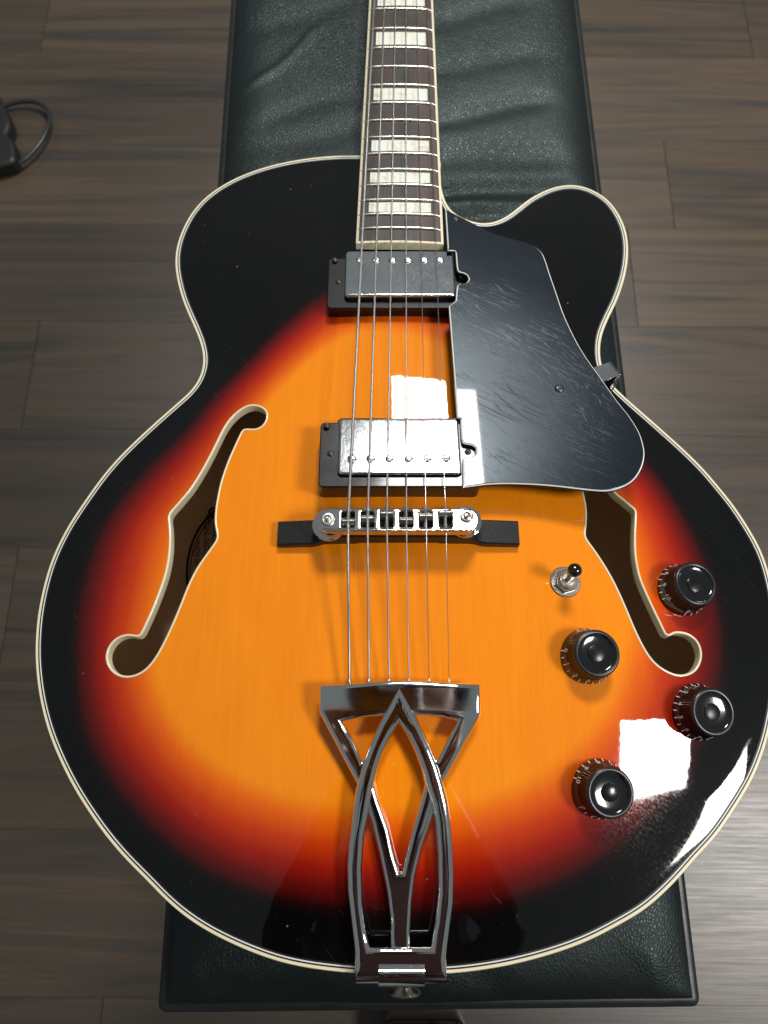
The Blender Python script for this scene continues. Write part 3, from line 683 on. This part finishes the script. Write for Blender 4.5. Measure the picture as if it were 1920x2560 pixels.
# ------------------------------------------------------------------ strings
sad = [(870, 1300), (919, 1293), (967, 1281), (1016, 1298), (1065, 1288), (1114, 1279)]
upx = [935.7, 961, 988.5, 1014.8, 1041.6, 1067.6]
tpx = [873.7, 922.6, 973, 1022.7, 1073, 1123]
gauge = [.72, .58, .46, .37, .24, .20]
pl_slope = dn[2] / dn[1]; pl_z0 = P0[2] - pl_slope * P0[1]
SADZ = 3.0
def str_pt(px, py, up): return gplane(px, py, pl_z0 + up, pl_slope)
TP_Z, TP_Y = 30.0, gz(1000, 1706, 30)[1]       # tailpiece bar
TP_B = np.array([gz(1000, 2400, 6.5)[1], 6.5]); TP_SL = (TP_Z - TP_B[1]) / (TP_Y - TP_B[0])
def tp_pt(px, py, up=0): return gplane(px, py, TP_B[1] + up, TP_SL, TP_B[0])
sad_pts = []
for i in range(6):
    up = 3.2 - .0026 * ((i - 2.5) * 10) ** 2 + gauge[i]
    a = str_pt(sad[i][0], sad[i][1], up); b0 = str_pt(upx[i], 0, 2.0 + gauge[i] - .0015 * ((i - 2.5) * 8) ** 2)
    b1 = a + (b0 - a) * 1.25; tpt = tp_pt(tpx[i], 1716, -1.5); sad_pts.append(a)
    mb = MB().tube([tuple(b1), tuple(a + (b0 - a) * .02), tuple(a), tuple(a + (tpt - a) * .03), tuple(tpt)], gauge[i], 8)
    st = gobj('string', mb.v, mb.f, m_wound if i < 4 else m_steel, guitar, 180)
    if i >= 0:
        q = a + (tpt - a) * .955; mb = MB().tube([tuple(q), tuple(tpt)], [gauge[i] + .25, gauge[i] + .35], 8); gobj('twist', mb.v, mb.f, m_nickel if i < 4 else m_fret, st, 180)

# ------------------------------------------------------------------ screws
def screw(parent, p, r=2.0, mat=None, cross=True, name='screw', slot_rot=None):
    mb = MB(); mb.lathe([(r * .2, -1.5), (r, -1.2), (r, -.1), (r * .85, .35), (r * .4, .6)], tuple(p), 20)
    sc_ = gobj(name, mb.v, mb.f, mat or m_screw, parent, 50)
    a0 = random.uniform(0, 3) if slot_rot is None else slot_rot
    mb = MB()
    for a in ((a0, a0 + math.pi / 2) if cross else (a0,)):
        mb.box((p[0], p[1], p[2] + .42), (r * (1.1 if cross else 1.9), r * .3, .5), Matrix.Rotation(a, 3, 'Z'))
    gobj('slot', mb.v, mb.f, m_dark, sc_)
    return sc_

# ------------------------------------------------------------------ pickups
def pickup(cov_px, zc, ring_px, ring_h, screws, right_screw, poles, pole_y, pole_z):
    # cover
    tlp, trp, blp, brp = [gplane(x, y, zc[0], zc[1], zc[2]) for x, y in cov_px]
    c = (tlp + trp + blp + brp) / 4; w = np.linalg.norm(trp - tlp); hgt = np.linalg.norm(tlp - blp)
    loops = [rrect(w, hgt, 2.2, 5)]
    sl = zc[1]
    def onp(x, y, up): return np.array([c[0] + x, c[1] + y, c[2] + sl * y + up])
    H = 9.0
    v, f = curve_plate(loops, H, 1.3, 5)
    # ring first
    rtl, rbl = ring_px; zr = float(top_h(c[0], c[1])) + ring_h
    a, b_ = gz(*rtl, zr), gz(*rbl, zr)
    wl = c[0] - (a[0] + b_[0]) / 2; ht = a[1] - b_[1]; cy = (a[1] + b_[1]) / 2
    vr, fr_ = curve_plate([[(c[0] + x, cy + y) for x, y in rrect(2 * wl, ht, 2.6, 5)], [(c[0] + x, c[1] + y) for x, y in rrect(w + 2.4, hgt + 2.2, 2.6, 5)]], ring_h, .7, 3)
    for q in vr:
        th = float(top_h(q[0], q[1])); tt = q[2] / ring_h
        q[2] = (th - .3) * (1 - tt) + (zr + zc[1] * .7 * (q[1] - cy)) * tt
    pk = gobj('pickup_ring', vr, fr_, m_blackplastic, guitar, 40, True)
    cv_ = gobj('cover', [onp(p[0], p[1], p[2] - H) for p in v], f, m_cover, pk, 40, True)
    mb = MB(); mb.box((c[0], c[1], zr - 6), (w + 2, hgt + 1.6, 4)); gobj('recess', mb.v, mb.f, m_dark, pk)
    for (x, y) in poles:
        p = gplane(x, y, zc[0], zc[1], zc[2]); mb = MB(); mb.lathe([(2.5, -.6), (2.5, .25), (2.25, .55), (1.3, .72)], tuple(p), 24); sc_ = gobj('pole_screw', mb.v, mb.f, m_nickel, pk, 50)
    mb = MB()
    for (x, y) in poles:
        p = gplane(x, y, zc[0], zc[1], zc[2]); mb.box((p[0], p[1], p[2] + .58), (4.7, .55, .4), Matrix.Rotation(random.uniform(-.5, .5), 3, 'Z'))
    gobj('pole_slots', mb.v, mb.f, m_dark, pk)
    for (x, y) in screws: screw(pk, gz(x, y, zr + .3 + zc[1] * .7 * 0), 1.75)
    screw(pk, gz(*right_screw, zr + .3), 1.75)
    return pk, zr
zn = gplane(1000, 682, pl_z0 - 3.2, pl_slope)[2]; yn = gplane(1000, 682, pl_z0 - 3.2, pl_slope)[1]
pk_n, zrn = pickup([(866, 628.5), (1134, 626), (866, 741), (1133, 737)], (zn, pl_slope * 1.2, yn), ((822, 641), (816, 774)), 9.0,
    [(837, 649), (846, 704), (833, 764)], (1157, 693), [(900, 651.5), (940, 651.2), (980.5, 651), (1020, 650.7), (1060.6, 650.3), (1100, 650)], 651, 0)
zb = gplane(1000, 1115, pl_z0 - 3.6, pl_slope)[2]; yb = gplane(1000, 1115, pl_z0 - 3.6, pl_slope)[1]
pk_b, zrb = pickup([(850, 1048), (1147, 1046), (846, 1186), (1150, 1183)], (zb, pl_slope * 1.45, yb), ((802, 1052), (794, 1221)), 13.0,
    [(816, 1063), (826, 1134), (809, 1209)], (1170, 1129), [(880, 1148.5), (927, 1148.3), (974, 1148), (1022, 1148), (1069, 1147.5), (1116, 1147)], 1148, 0)

# ------------------------------------------------------------------ pickguard
PG = [(1112, 519), (1134, 530), (1187, 557), (1233, 580), (1280, 594), (1311, 602), (1338, 613), (1356, 629), (1365.5, 649), (1377, 684), (1393, 730.5), (1412, 785), (1439, 843), (1466.6, 890), (1505, 944), (1544, 999), (1575, 1038), (1599, 1076.5), (1610, 1107.6), (1614, 1137), (1606.5, 1170), (1587, 1200), (1556, 1219), (1517, 1228), (1466.6, 1225), (1389, 1216), (1311, 1210.6), (1233, 1210.6), (1157.5, 1219), (1157, 1147), (1163, 1141), (1180, 1141), (1190, 1132), (1189, 1120), (1177, 1112), (1160, 1109), (1154, 1096), (1151, 1046), (1143, 1043), (1132, 905), (1124.5, 808), (1121, 763), (1138, 750), (1142, 712), (1150, 706), (1164, 705), (1171, 696), (1167, 686), (1160, 682), (1146, 678), (1141, 664), (1138, 626), (1118.6, 625)]
PGc = {0, 28, 29, 37, 38, 41, 42, 51, 52}
gy1, gy2 = gz(1000, 640, zrn)[1], gz(1000, 1210, zrb)[1]
pg_s = ((zrn + 3.0) - (zrb + 2.6)) / (gy1 - gy2); PG_SX = -.035
xref = gz(1130, 900, 30)[0]
def pgp(px, py, up=0): return gplane(px, py, zrb + 2.6 + up - PG_SX * xref, pg_s, gy2, PG_SX)
pg2 = catmull(np.array([pgp(x, y, 2.2)[:2] for x, y in PG]), 2.0, PGc)
def pg_z(x, y): return zrb + 2.6 + pg_s * (y - gy2) + PG_SX * (x - xref)
def guard_layer(name, off, z0, z1, mat, parent, bev):
    P = inset(pg2 if area2(pg2) > 0 else pg2[::-1], off) if off else pg2
    v, f = curve_plate([P], z1 - z0, bev, 2); v[:, 2] += z0
    v[:, 2] += pg_z(v[:, 0], v[:, 1]); return gobj(name, v, f, mat, parent, 40, True)
pg = guard_layer('pickguard', 1.45, 1.45, 2.2, m_guard, guitar, .3)
guard_layer('white_ply', .35, .7, 1.44, m_edgewhite, pg, .25)
guard_layer('black_ply', -.1, -.3, .69, m_blackplastic, pg, .25)
for (x, y) in [(1139, 547), (1398, 971)]: screw(pg, pgp(x, y, 2.5), 2.6 if y > 900 else 2.0)
# bracket gripping the side
q = [gz(x, y, 22) for x, y in [(1478, 921), (1527, 904), (1550, 934), (1503, 957)]]
mb = MB(); top_ = [tuple(p) for p in q]; lo = [(p[0], p[1], p[2] - 1.2) for p in q]
mb.add(top_ + lo, [(0, 1, 2, 3), (7, 6, 5, 4), (0, 4, 5, 1), (1, 5, 6, 2), (2, 6, 7, 3), (3, 7, 4, 0)])
br_ = gobj('bracket', mb.v, mb.f, m_chrome, pg, 30)
e1, e2 = q[1], q[2]; dv = (e2 - e1); nrm = np.array([dv[1], -dv[0], 0]); nrm /= -np.linalg.norm(nrm) if nrm[0] < 0 else np.linalg.norm(nrm)
mb = MB(); L_ = [e1, e2, e2 + np.array([-2, -1, -34]), e1 + np.array([-2, -1, -34])]
mb.add([tuple(p) for p in L_] + [tuple(p - nrm * 1.2) for p in L_], [(0, 1, 2, 3), (7, 6, 5, 4), (0, 4, 5, 1), (1, 5, 6, 2), (2, 6, 7, 3), (3, 7, 4, 0)])
gobj('bracket_tab', mb.v, mb.f, m_chrome, br_, 30)
mb = MB().tube([tuple(gz(1550, 936, 20)), tuple(gz(1541, 955, 12)), tuple(gz(1534, 969, 8)), tuple(gz(1524, 984, 7))], .5, 8); gobj('bracket_wire', mb.v, mb.f, m_steel, br_, 180)

# ------------------------------------------------------------------ bridge
zsad = float(np.mean([p[2] for p in sad_pts]))
zT = zsad - 2.2                                # metal top
tc_ = gz(993, 1299, zT); byc = tc_[1]
bwid = gz(1197, 1302, zT)[0] - gz(787, 1308, zT)[0]
def br_top(x, y): return float(top_h(x, y))
# wooden foot with thick middle and low wings
wl_ = gz(693, 1335, 27)[0]; wr_ = gz(1297, 1320, 27)[0]
ystart = gz(993, 1340, 27)[1]
xs = np.linspace(wl_, wr_, 60); v = []; f = []
xc0 = (wl_ + wr_) / 2; hwid = (wr_ - wl_) / 2
for x in xs:
    t = abs(x - xc0) / hwid
    hh = 11.5 if t < .55 else 11.5 - (11.5 - 6.0) * sstep((t - .55) / .12) - 1.0 * max(0, (t - .67) / .33)
    wdt = 10.5 if t < .6 else 10.5 + 3.0 * sstep((t - .6) / .12)
    yc = byc - .6; th = br_top(x, yc)
    footz = .2 if t > .33 else 1.6
    zt_ = th + hh
    prof = [(-wdt / 2, footz), (-wdt / 2, hh - .8), (-wdt / 2 + .8, hh), (wdt / 2 - .8, hh), (wdt / 2, hh - .8), (wdt / 2, footz)]
    for (yy, zz) in prof: v.append((x, yc + yy, th + zz))
for j in range(len(xs) - 1):
    for i in range(6): q = (i + 1) % 6; f.append((j * 6 + i, j * 6 + q, (j + 1) * 6 + q, (j + 1) * 6 + i))
f.append(tuple(range(6))); f.append(tuple((len(xs) - 1) * 6 + i for i in range(5, -1, -1)))
bridge = gobj('bridge_foot', v, f, m_ebony, guitar, 30)
# metal body: a rounded bar with a routed channel
loops = [rrect(bwid, 13.0, 6.2, 8)]
slot_c = []
for i in range(6): slot_c.append(sad_pts[i][0])
chan = [[(x, y) for x, y in rrect(6.6, 8.8, .5, 2, (slot_c[i] - tc_[0], .2))] for i in range(6)]
v, f = curve_plate(loops + chan, 6.5, .9, 4)
arch = lambda x: -.00045 * x * x
tom = gobj('bridge_saddle_bar', [(tc_[0] + p[0], tc_[1] + p[1], zT - 6.5 + p[2] + arch(p[0]) + .4 + 1.3 * pl_slope * p[1]) for p in v], f, m_chrome, bridge, 40, True)
mb = MB(); mb.box((tc_[0], tc_[1], zT - 6.2), (bwid - 26, 9.6, 1)); gobj('channel_floor', mb.v, mb.f, m_dark, bridge)
for i in range(6):
    p = sad_pts[i]; z0 = zT - 5.0; zt_ = p[2] - gauge[i] * .6
    mb = MB(); w = 3.1
    prof = [(-1.9, z0), (-1.9, zt_ - 1.7), (-.25, zt_), (.25, zt_), (1.9, zt_ - 1.7), (1.9, z0)]
    vv = [(p[0] + sx * w, p[1] + yy, zz) for sx in (-1, 1) for yy, zz in prof]
    ff = [(k, (k + 1) % 6, 6 + (k + 1) % 6, 6 + k) for k in range(6)] + [tuple(range(5, -1, -1)), tuple(range(6, 12))]
    mb.add(vv, ff); gobj('saddle', mb.v, mb.f, m_nickel, bridge, 20)
    mb = MB(); mb.tube([(p[0], tc_[1] - 6.3, zT - 3.0), (p[0], tc_[1] + 6.6, zT - 3.0)], 1.1, 10); mb.lathe([(1.9, 0), (1.9, 1.1), (1.5, 1.4)], (p[0], tc_[1] + 6.0, zT - 2.6), 16, Matrix.Rotation(R(-90), 3, 'X'))
    gobj('saddle_screw', mb.v, mb.f, m_nickel, bridge, 40)
for (x, y, x2, y2) in ((819, 1298, 818, 1339), (1167, 1290.5, 1170, 1335)):
    p = gz(x, y, zT + .3)
    mb = MB(); mb.lathe([(3.6, -2), (3.6, .25), (3.2, .5), (2.2, .5), (2.0, -.6), (.4, -.6)], tuple(p), 28); po = gobj('post', mb.v, mb.f, m_nickel, bridge, 40)
    mb = MB(); mb.lathe([(1.7, -.55), (1.7, .1), (1.2, .35)], tuple(p), 20); gobj('post_screw', mb.v, mb.f, m_nickel, po, 40)
    mb = MB(); mb.box((p[0], p[1], p[2] + .25), (2.9, .6, .4), Matrix.Rotation(R(55), 3, 'Z')); gobj('slot', mb.v, mb.f, m_dark, po)
    zw = br_top(p[0], p[1]) + 12.6; n = 60; mb = MB(); pr = []
    vv = []; ff = []
    for j, (rr, zz) in enumerate(((7.6, 0), (8.4, .35), (8.4, 2.0), (7.6, 2.4), (3, 2.4))):
        for i in range(n):
            a = 2 * math.pi * i / n; r_ = rr + (.22 if (i % 2 and j in (1, 2)) else 0); vv.append((p[0] + r_ * math.cos(a), p[1] + r_ * math.sin(a), zw + zz))
    for j in range(4):
        for i in range(n): q = (i + 1) % n; ff.append((j * n + i, j * n + q, (j + 1) * n + q, (j + 1) * n + i))
    mb.add(vv, ff); gobj('thumbwheel', mb.v, mb.f, m_chrome, bridge, 30)
    mb = MB(); mb.tube([(p[0], p[1], zw - 2), (p[0], p[1], zT - 5)], 2.4, 14); gobj('stud', mb.v, mb.f, m_nickel, bridge, 50)

# ------------------------------------------------------------------ tailpiece
def tpoly(P): return [tuple(tp_pt(x, y, 2.5)[:2]) for x, y in P]
T_BAR = [(799, 1713), (876, 1710), (939, 1704), (997, 1701), (1061, 1703), (1136, 1708), (1200, 1710), (1202, 1780), (1198, 1792), (1110, 1958), (1064, 1967), (1049, 2013), (1029, 2078), (1014.6, 2135.5), (1006, 2179), (998.7, 2181), (985.7, 2135.5), (973, 2074), (948, 2004.5), (933.6, 1966), (889, 1955), (798, 1781)]
under_L = [(799, 1713), (876, 1710), (939, 1704), (997, 1701), (1061, 1703), (1136, 1708), (1200, 1710), (1202, 1781), (1198, 1793), (1108, 1957), (1096, 2000), (1080, 2049), (1056, 2118), (1038, 2190), (1030, 2257), (1026, 2330), (1027, 2375), (976, 2375), (976, 2300), (967, 2228), (948, 2135), (929, 2057), (910, 2008), (891, 1957), (798, 1781)]
H1 = [(855.5, 1805), (905, 1793), (961, 1789), (938, 1835), (916, 1897.5), (906, 1902), (883, 1850)]
H2 = [(1039, 1788), (1107, 1793), (1143, 1802), (1118, 1848), (1093, 1899), (1086, 1900), (1064, 1838)]
H3 = [(998, 1809), (980, 1836), (962.5, 1871.5), (945, 1918), (936, 1962), (948, 2004.5), (973, 2074), (985.7, 2135.5), (998.7, 2179), (1005, 2179), (1014.6, 2135.5), (1029, 2077.6), (1049, 2013), (1062, 1962), (1052, 1918), (1034, 1871), (1016, 1836)]
archL = [(998, 1718), (975, 1762), (946, 1812), (922, 1868), (903, 1920), (891, 1968), (883, 2016), (876, 2074), (871, 2112), (867.6, 2164), (869, 2225), (876, 2286), (887, 2373), (888, 2442)]
archR = [(1116, 2445), (1115, 2387), (1123, 2329), (1133, 2257), (1135, 2185), (1132, 2112), (1127, 2054), (1119, 2004), (1109, 1964), (1096, 1920), (1076, 1868), (1050, 1812), (1022, 1762)]
inn = [(998, 1808), (978, 1840), (960, 1876), (944, 1922), (933, 1967), (926, 2005), (919, 2046), (910.4, 2089), (905, 2170), (907.5, 2257), (916, 2323.5), (926, 2366), (976, 2366), (1025, 2366), (1076, 2366), (1087, 2300), (1094, 2228), (1093, 2135), (1087, 2057), (1080, 2012), (1065, 1967), (1053, 1922), (1036, 1876), (1018, 1840)]
def tplate(name, loops, thick, z0, bev, parent, mat=m_chrome):
    v, f = curve_plate([tpoly(l) for l in loops], thick, bev, 5)
    for p in v: p[2] += z0 + TP_B[1] + TP_SL * (p[1] - TP_B[0])
    return gobj(name, v, f, mat, parent, 50, True)
tp = tplate('tailpiece', [under_L, H1, H2, H3], 4.8, -1.0, 2.2, guitar)
tplate('arched_frame', [archL + archR, inn], 5.8, -.2, 2.8, tp)
ha, hb = tp_pt(947, 2432, 1), tp_pt(1060, 2432, 1)
e0, e1 = tp_pt(890, 2446, .5), tp_pt(1116, 2446, .5)
mb = MB().tube([(e0[0], e0[1], e0[2] - 1.5), (e1[0], e1[1], e1[2] - 1.5)], 2.4, 20); gobj('hinge_pin', mb.v, mb.f, m_chrome, tp, 50)
mb = MB().tube([(ha[0], ha[1] + .2, ha[2] + 2.6), (hb[0], ha[1] + .2, ha[2] + 2.6)], 5.2, 32); gobj('hinge_barrel', mb.v, mb.f, m_chrome, tp, 50)
hx = (ha[0] + hb[0]) / 2; ty = outl[:, 1].min()
mb = MB(); mb.box((hx, ty - 2.2, -22), (hb[0] - ha[0] - 2, 2.2, 44)); gobj('hinge_plate', mb.v, mb.f, m_chrome, tp)
sb = gz(1012, 2470, -12)
mb = MB(); mb.lathe([(3.2, 0), (3.4, 2), (4.6, 4), (7.2, 5.5), (7.6, 6.6), (6.6, 7.6), (2, 8)], (sb[0], ty - 3.4, -12), 28, Matrix.Rotation(R(90), 3, 'X')); gobj('strap_button', mb.v, mb.f, m_nickel, tp, 50)

# ------------------------------------------------------------------ knobs
def top_frame(px, py, up=0):
    p = gtop(px, py); e = 2.0
    gxh = (top_h(p[0] + e, p[1]) - top_h(p[0] - e, p[1])) / (2 * e); gyh = (top_h(p[0], p[1] + e) - top_h(p[0], p[1] - e)) / (2 * e)
    n_ = Vector((-float(gxh), -float(gyh), 1)).normalized()
    return p, Vector((0, 0, 1)).rotation_difference(n_).to_matrix()
def knob(px, py, deg0, sign=1):
    p, rot = top_frame(px, py); P = Vector(p) + rot @ Vector((0, 0, .6))
    mb = MB(); mb.lathe([(13.6, 0), (14.1, .4), (14.1, 1.0), (13.0, 2.6), (12.55, 4.2)], P, 64, rot)
    kb = gobj('knob', mb.v, mb.f, m_knob, guitar, 40)
    n = 120; vv = []; ff = []
    for j, (rr, zz) in enumerate(((12.5, 4.2), (11.5, 11.8))):
        for i in range(n):
            a = 2 * math.pi * i / n; r_ = rr + (.24 if i % 2 else -.1); vv.append(P + rot @ Vector((r_ * math.cos(a), r_ * math.sin(a), zz)))
    for i in range(n): q = (i + 1) % n; ff.append((i, q, n + q, n + i))
    mb = MB().add(vv, ff); gobj('grip', mb.v, mb.f, m_knurl, kb, 20)
    mb = MB(); mb.lathe([(11.6, 11.7), (11.7, 13.0), (11.2, 13.7), (10.4, 13.9), (9.9, 13.7)], P, 64, rot, False); gobj('rim', mb.v, mb.f, m_knobrim, kb, 50)
    mb = MB(); mb.lathe([(9.95, 13.7), (9.5, 13.1), (8.6, 12.75), (6.5, 12.45), (4.5, 12.35), (3.2, 12.3)], P, 64, rot, True, False); gobj('dish', mb.v, mb.f, m_knob, kb, 45)
    mb = MB(); mb.lathe([(4.3, 12.2), (4.25, 12.7), (3.95, 12.85), (.1, 12.8)], P, 40, rot); gobj('cap', mb.v, mb.f, m_cap, kb, 40)
    mb = MB()
    for k in range(21):
        a = R(deg0 + sign * k * 15)
        # tick on the skirt
        t0 = Vector((14.12 * math.cos(a), 14.12 * math.sin(a), .85)); t1 = Vector((13.1 * math.cos(a), 13.1 * math.sin(a), 2.62)); w = Vector((-math.sin(a), math.cos(a), 0)) * .24
        nrm_ = Vector((math.cos(a), math.sin(a), .6)).normalized() * .06
        mb.add([P + rot @ (t0 + w + nrm_), P + rot @ (t0 - w + nrm_), P + rot @ (t1 - w + nrm_), P + rot @ (t1 + w + nrm_)], [(0, 1, 2, 3)])
        if k % 2 == 0:
            v, f = text_geo(str(k // 2), 3.9)
            ox = Vector((-math.sin(a), math.cos(a), 0)); nr = Vector((math.cos(a) * .96, math.sin(a) * .96, .28)); oy = nr.cross(ox).normalized()
            if oy.z < 0: oy = -oy
            ox = oy.cross(nr).normalized()
            base = Vector((12.95 * math.cos(a), 12.95 * math.sin(a), 4.6))
            mb.add([P + rot @ (base + ox * q.x + oy * q.y + nr * (q.z + .05)) for q in v], f)
    gobj('dial_numbers', mb.v, mb.f, m_print, kb, None)
    return kb
def base_px(tx, ty_, hpx=0):                  # the skirt's centre under a dish seen at (tx, ty)
    z = float(top_h(*gtop(tx, ty_)[:2])) ; 
    p = gz(tx, ty_, z)
    for _ in range(8):
        e = 2.0; gxh = float(top_h(p[0] + e, p[1]) - top_h(p[0] - e, p[1])) / (2 * e); gyh = float(top_h(p[0], p[1] + e) - top_h(p[0], p[1] - e)) / (2 * e)
        nn = np.array([-gxh, -gyh, 1]); nn /= np.linalg.norm(nn)
        t = gz(tx, ty_, float(top_h(p[0], p[1])) + 12.5 * nn[2]); p = t - nn * 12.5
    q = np.array([p[0], p[1], float(top_h(p[0], p[1]))]) - CG
    c, s = math.cos(T_G), math.sin(T_G)
    yc_, zc_ = q[1] * c + q[2] * s, -q[1] * s + q[2] * c
    return CX + F_PX * q[0] / -zc_, CY - F_PX * yc_ / -zc_
for (tx, ty_, d0) in ((1736, 1461, 265), (1490, 1634, 170), (1779, 1780, 42), (1523, 1981, 218)):
    knob(*base_px(tx, ty_), d0)
# toggle switch
p, rot = top_frame(1413, 1455); P = Vector(p)
mb = MB(); mb.lathe([(8.2, 0), (8.2, .7), (7.9, .95), (4.6, .95)], P, 48, rot); sw = gobj('toggle_switch', mb.v, mb.f, m_nickel, guitar, 30)
mb = MB(); mb.lathe([(6.6, .9), (6.6, 2.4), (6.0, 2.9), (4.4, 2.9)], P, 6, rot @ Matrix.Rotation(.3, 3, 'Z')); gobj('hex_nut', mb.v, mb.f, m_nickel, sw, 20)
mb = MB()
for k in range(5): mb.lathe([(4.6 - k * .05, 2.6 + k * .5), (4.75 - k * .05, 2.85 + k * .5), (4.6 - k * .05, 3.1 + k * .5), (3.0, 3.1 + k * .5)], P, 28, rot)
mb.lathe([(3.9, 4.5), (3.4, 5.3), (2.4, 5.4), (2.2, 4.6)], P, 28, rot); gobj('threaded_collar', mb.v, mb.f, m_nickel, sw, 40)
tip = Vector(gz(1435.6, 1427, P.z + 19)); s0 = P + rot @ Vector((0, 0, 3.5)); dvec = (tip - s0)
mb = MB().tube([tuple(s0), tuple(s0 + dvec * .55), tuple(s0 + dvec * .8)], [1.7, 1.9, 2.1], 16); gobj('lever', mb.v, mb.f, m_nickel, sw, 60)
tr_ = dvec.to_track_quat('Z', 'Y').to_matrix()
prof = [(2.3, -6.5), (2.5, -4), (3.2, -1.5), (3.65, .3), (3.5, 1.9), (2.6, 3.2), (1.2, 3.8), (.1, 3.9)]
mb = MB(); mb.lathe(prof, tip, 28, tr_); gobj('tip', mb.v, mb.f, m_knob, sw, 80)

# ------------------------------------------------------------------ the photographer, mirrored in the chrome: stands behind the bench end, bent over the guitar
m_skin = principled('skin', (.42, .24, .17), .5); m_top = principled('dark_maroon_sweatshirt', (.050, .017, .016), .9, noise=.3, nscale=80)
m_trousers = principled('dark_trousers', (.012, .013, .018), .9); m_hair = principled('dark_hair', (.010, .007, .006), .5)
upv = Vector((0, math.cos(T_W), math.sin(T_W))); bk = Vector((0, -math.sin(T_W), math.cos(T_W))); cl = Vector(cam.location)
V = []; Ed = []; Rr = []
def jt(p, r, frm=None):
    V.append(Vector(p)); Rr.append(r)
    if frm is not None: Ed.append((frm, len(V) - 1))
    return len(V) - 1
pel = jt((0, -.72, .93), .150); sp1 = jt((0, -.68, 1.08), .140, pel); che = jt((0, -.55, 1.29), .155, sp1); nb = jt((0, -.42, 1.43), .075, che); nk = jt((.02, -.34, 1.48), .056, nb)
hd = jt((.055, -.25, 1.53), .082, nk); hd2 = jt((.065, -.18, 1.60), .092, hd)
fdir = Vector((0, .75, -.66)); face_c = Vector((.055, -.22, 1.55))
jt(face_c + fdir * .105, .014, hd)
for sx in (-1, 1):
    sh = jt((sx * .175, -.50, 1.40), .078, che); el = jt((sx * .215, -.47, 1.15), .052, sh)
    grip = cl - upv * .115 + bk * .018 + Vector((sx * .052, 0, 0))
    wr = jt(grip + Vector((sx * .035, -.055, .025)), .027, el); pm_ = jt(grip + Vector((sx * .014, -.012, .012)), .026, wr)
    for k in range(4):
        b0_ = grip + upv * (-.030 + .021 * k) + Vector((sx * .010, 0, 0)) - bk * .004
        a1 = jt(b0_, .0095, pm_); a2 = jt(b0_ + Vector((-sx * .012, 0, 0)) - bk * .022, .0088, a1); jt(b0_ + Vector((-sx * (.034 + .005 * (k % 3)), 0, 0)) - bk * .024 - Vector((0, 0, 0)), .0078, a2)
    t1 = jt(grip + bk * .020 + upv * .012, .0105, pm_); jt(grip + bk * .018 + upv * .045 + Vector((-sx * .016, 0, 0)), .0090, t1)
    hp_ = jt((sx * .095, -.73, .86), .105, pel); kn = jt((sx * .115, -.70, .48), .068, hp_); an = jt((sx * .12, -.76, .085), .045, kn); jt((sx * .125, -.62, .038), .036, an)
me = bpy.data.meshes.new('person'); me.from_pydata([tuple(p) for p in V], Ed, []); me.update()
po_ = bpy.data.objects.new('person', me); COL.objects.link(po_)
po_.modifiers.new('Skin', 'SKIN'); po_.modifiers.new('Subdivision', 'SUBSURF').levels = 2
for i, sv in enumerate(me.skin_vertices[0].data): sv.radius = (Rr[i], Rr[i]); sv.use_root = (i == pel)
bm2 = bpy.data.meshes.new_from_object(po_.evaluated_get(bpy.context.evaluated_depsgraph_get()))
bpy.data.objects.remove(po_)
for m_ in (m_top, m_skin, m_trousers): bm2.materials.append(m_)
for pl in bm2.polygons:
    c = pl.center; pl.use_smooth = True
    pl.material_index = 1 if (c.z > 1.455 and c.y > -.40) or (c.y > -.20 and c.z < 1.2) else (2 if c.z < .93 and c.y < -.5 else 0)
person = link('person', bm2); tag(person, 'person in dark maroon top bending over the guitar, mirrored in its chrome tailpiece', 'person')
vv = []; ff = []; n = 24
for j in range(9):
    th = math.pi * .56 * j / 8
    for i in range(n):
        a = 2 * math.pi * i / n; k = 1 + .03 * math.sin(5 * a + j)
        q = Vector((.097 * k * math.sin(th) * math.cos(a), .108 * k * math.sin(th) * math.sin(a), .102 * k * math.cos(th)))
        vv.append((Vector((.062, -.195, 1.605)) + Matrix.Rotation(R(18), 3, 'X') @ q) * 1000)
for j in range(8):
    for i in range(n): q = (i + 1) % n; ff.append((j * n + i, j * n + q, (j + 1) * n + q, (j + 1) * n + i))
link('hair', raw_mesh('hair', vv, ff, (0, 0, 0), 180), m_hair, person)
v, f = curve_plate([rrect(74, 158, 9, 6)], 8, 2.5, 3)
ph = link('phone', raw_mesh('phone', v, f, (0, 0, 0), 40), m_gloss); ph.location = cl - upv * .066 + bk * .014; ph.rotation_euler = (T_W, 0, 0)
tag(ph, 'black phone held over the guitar, taking the picture', 'phone')
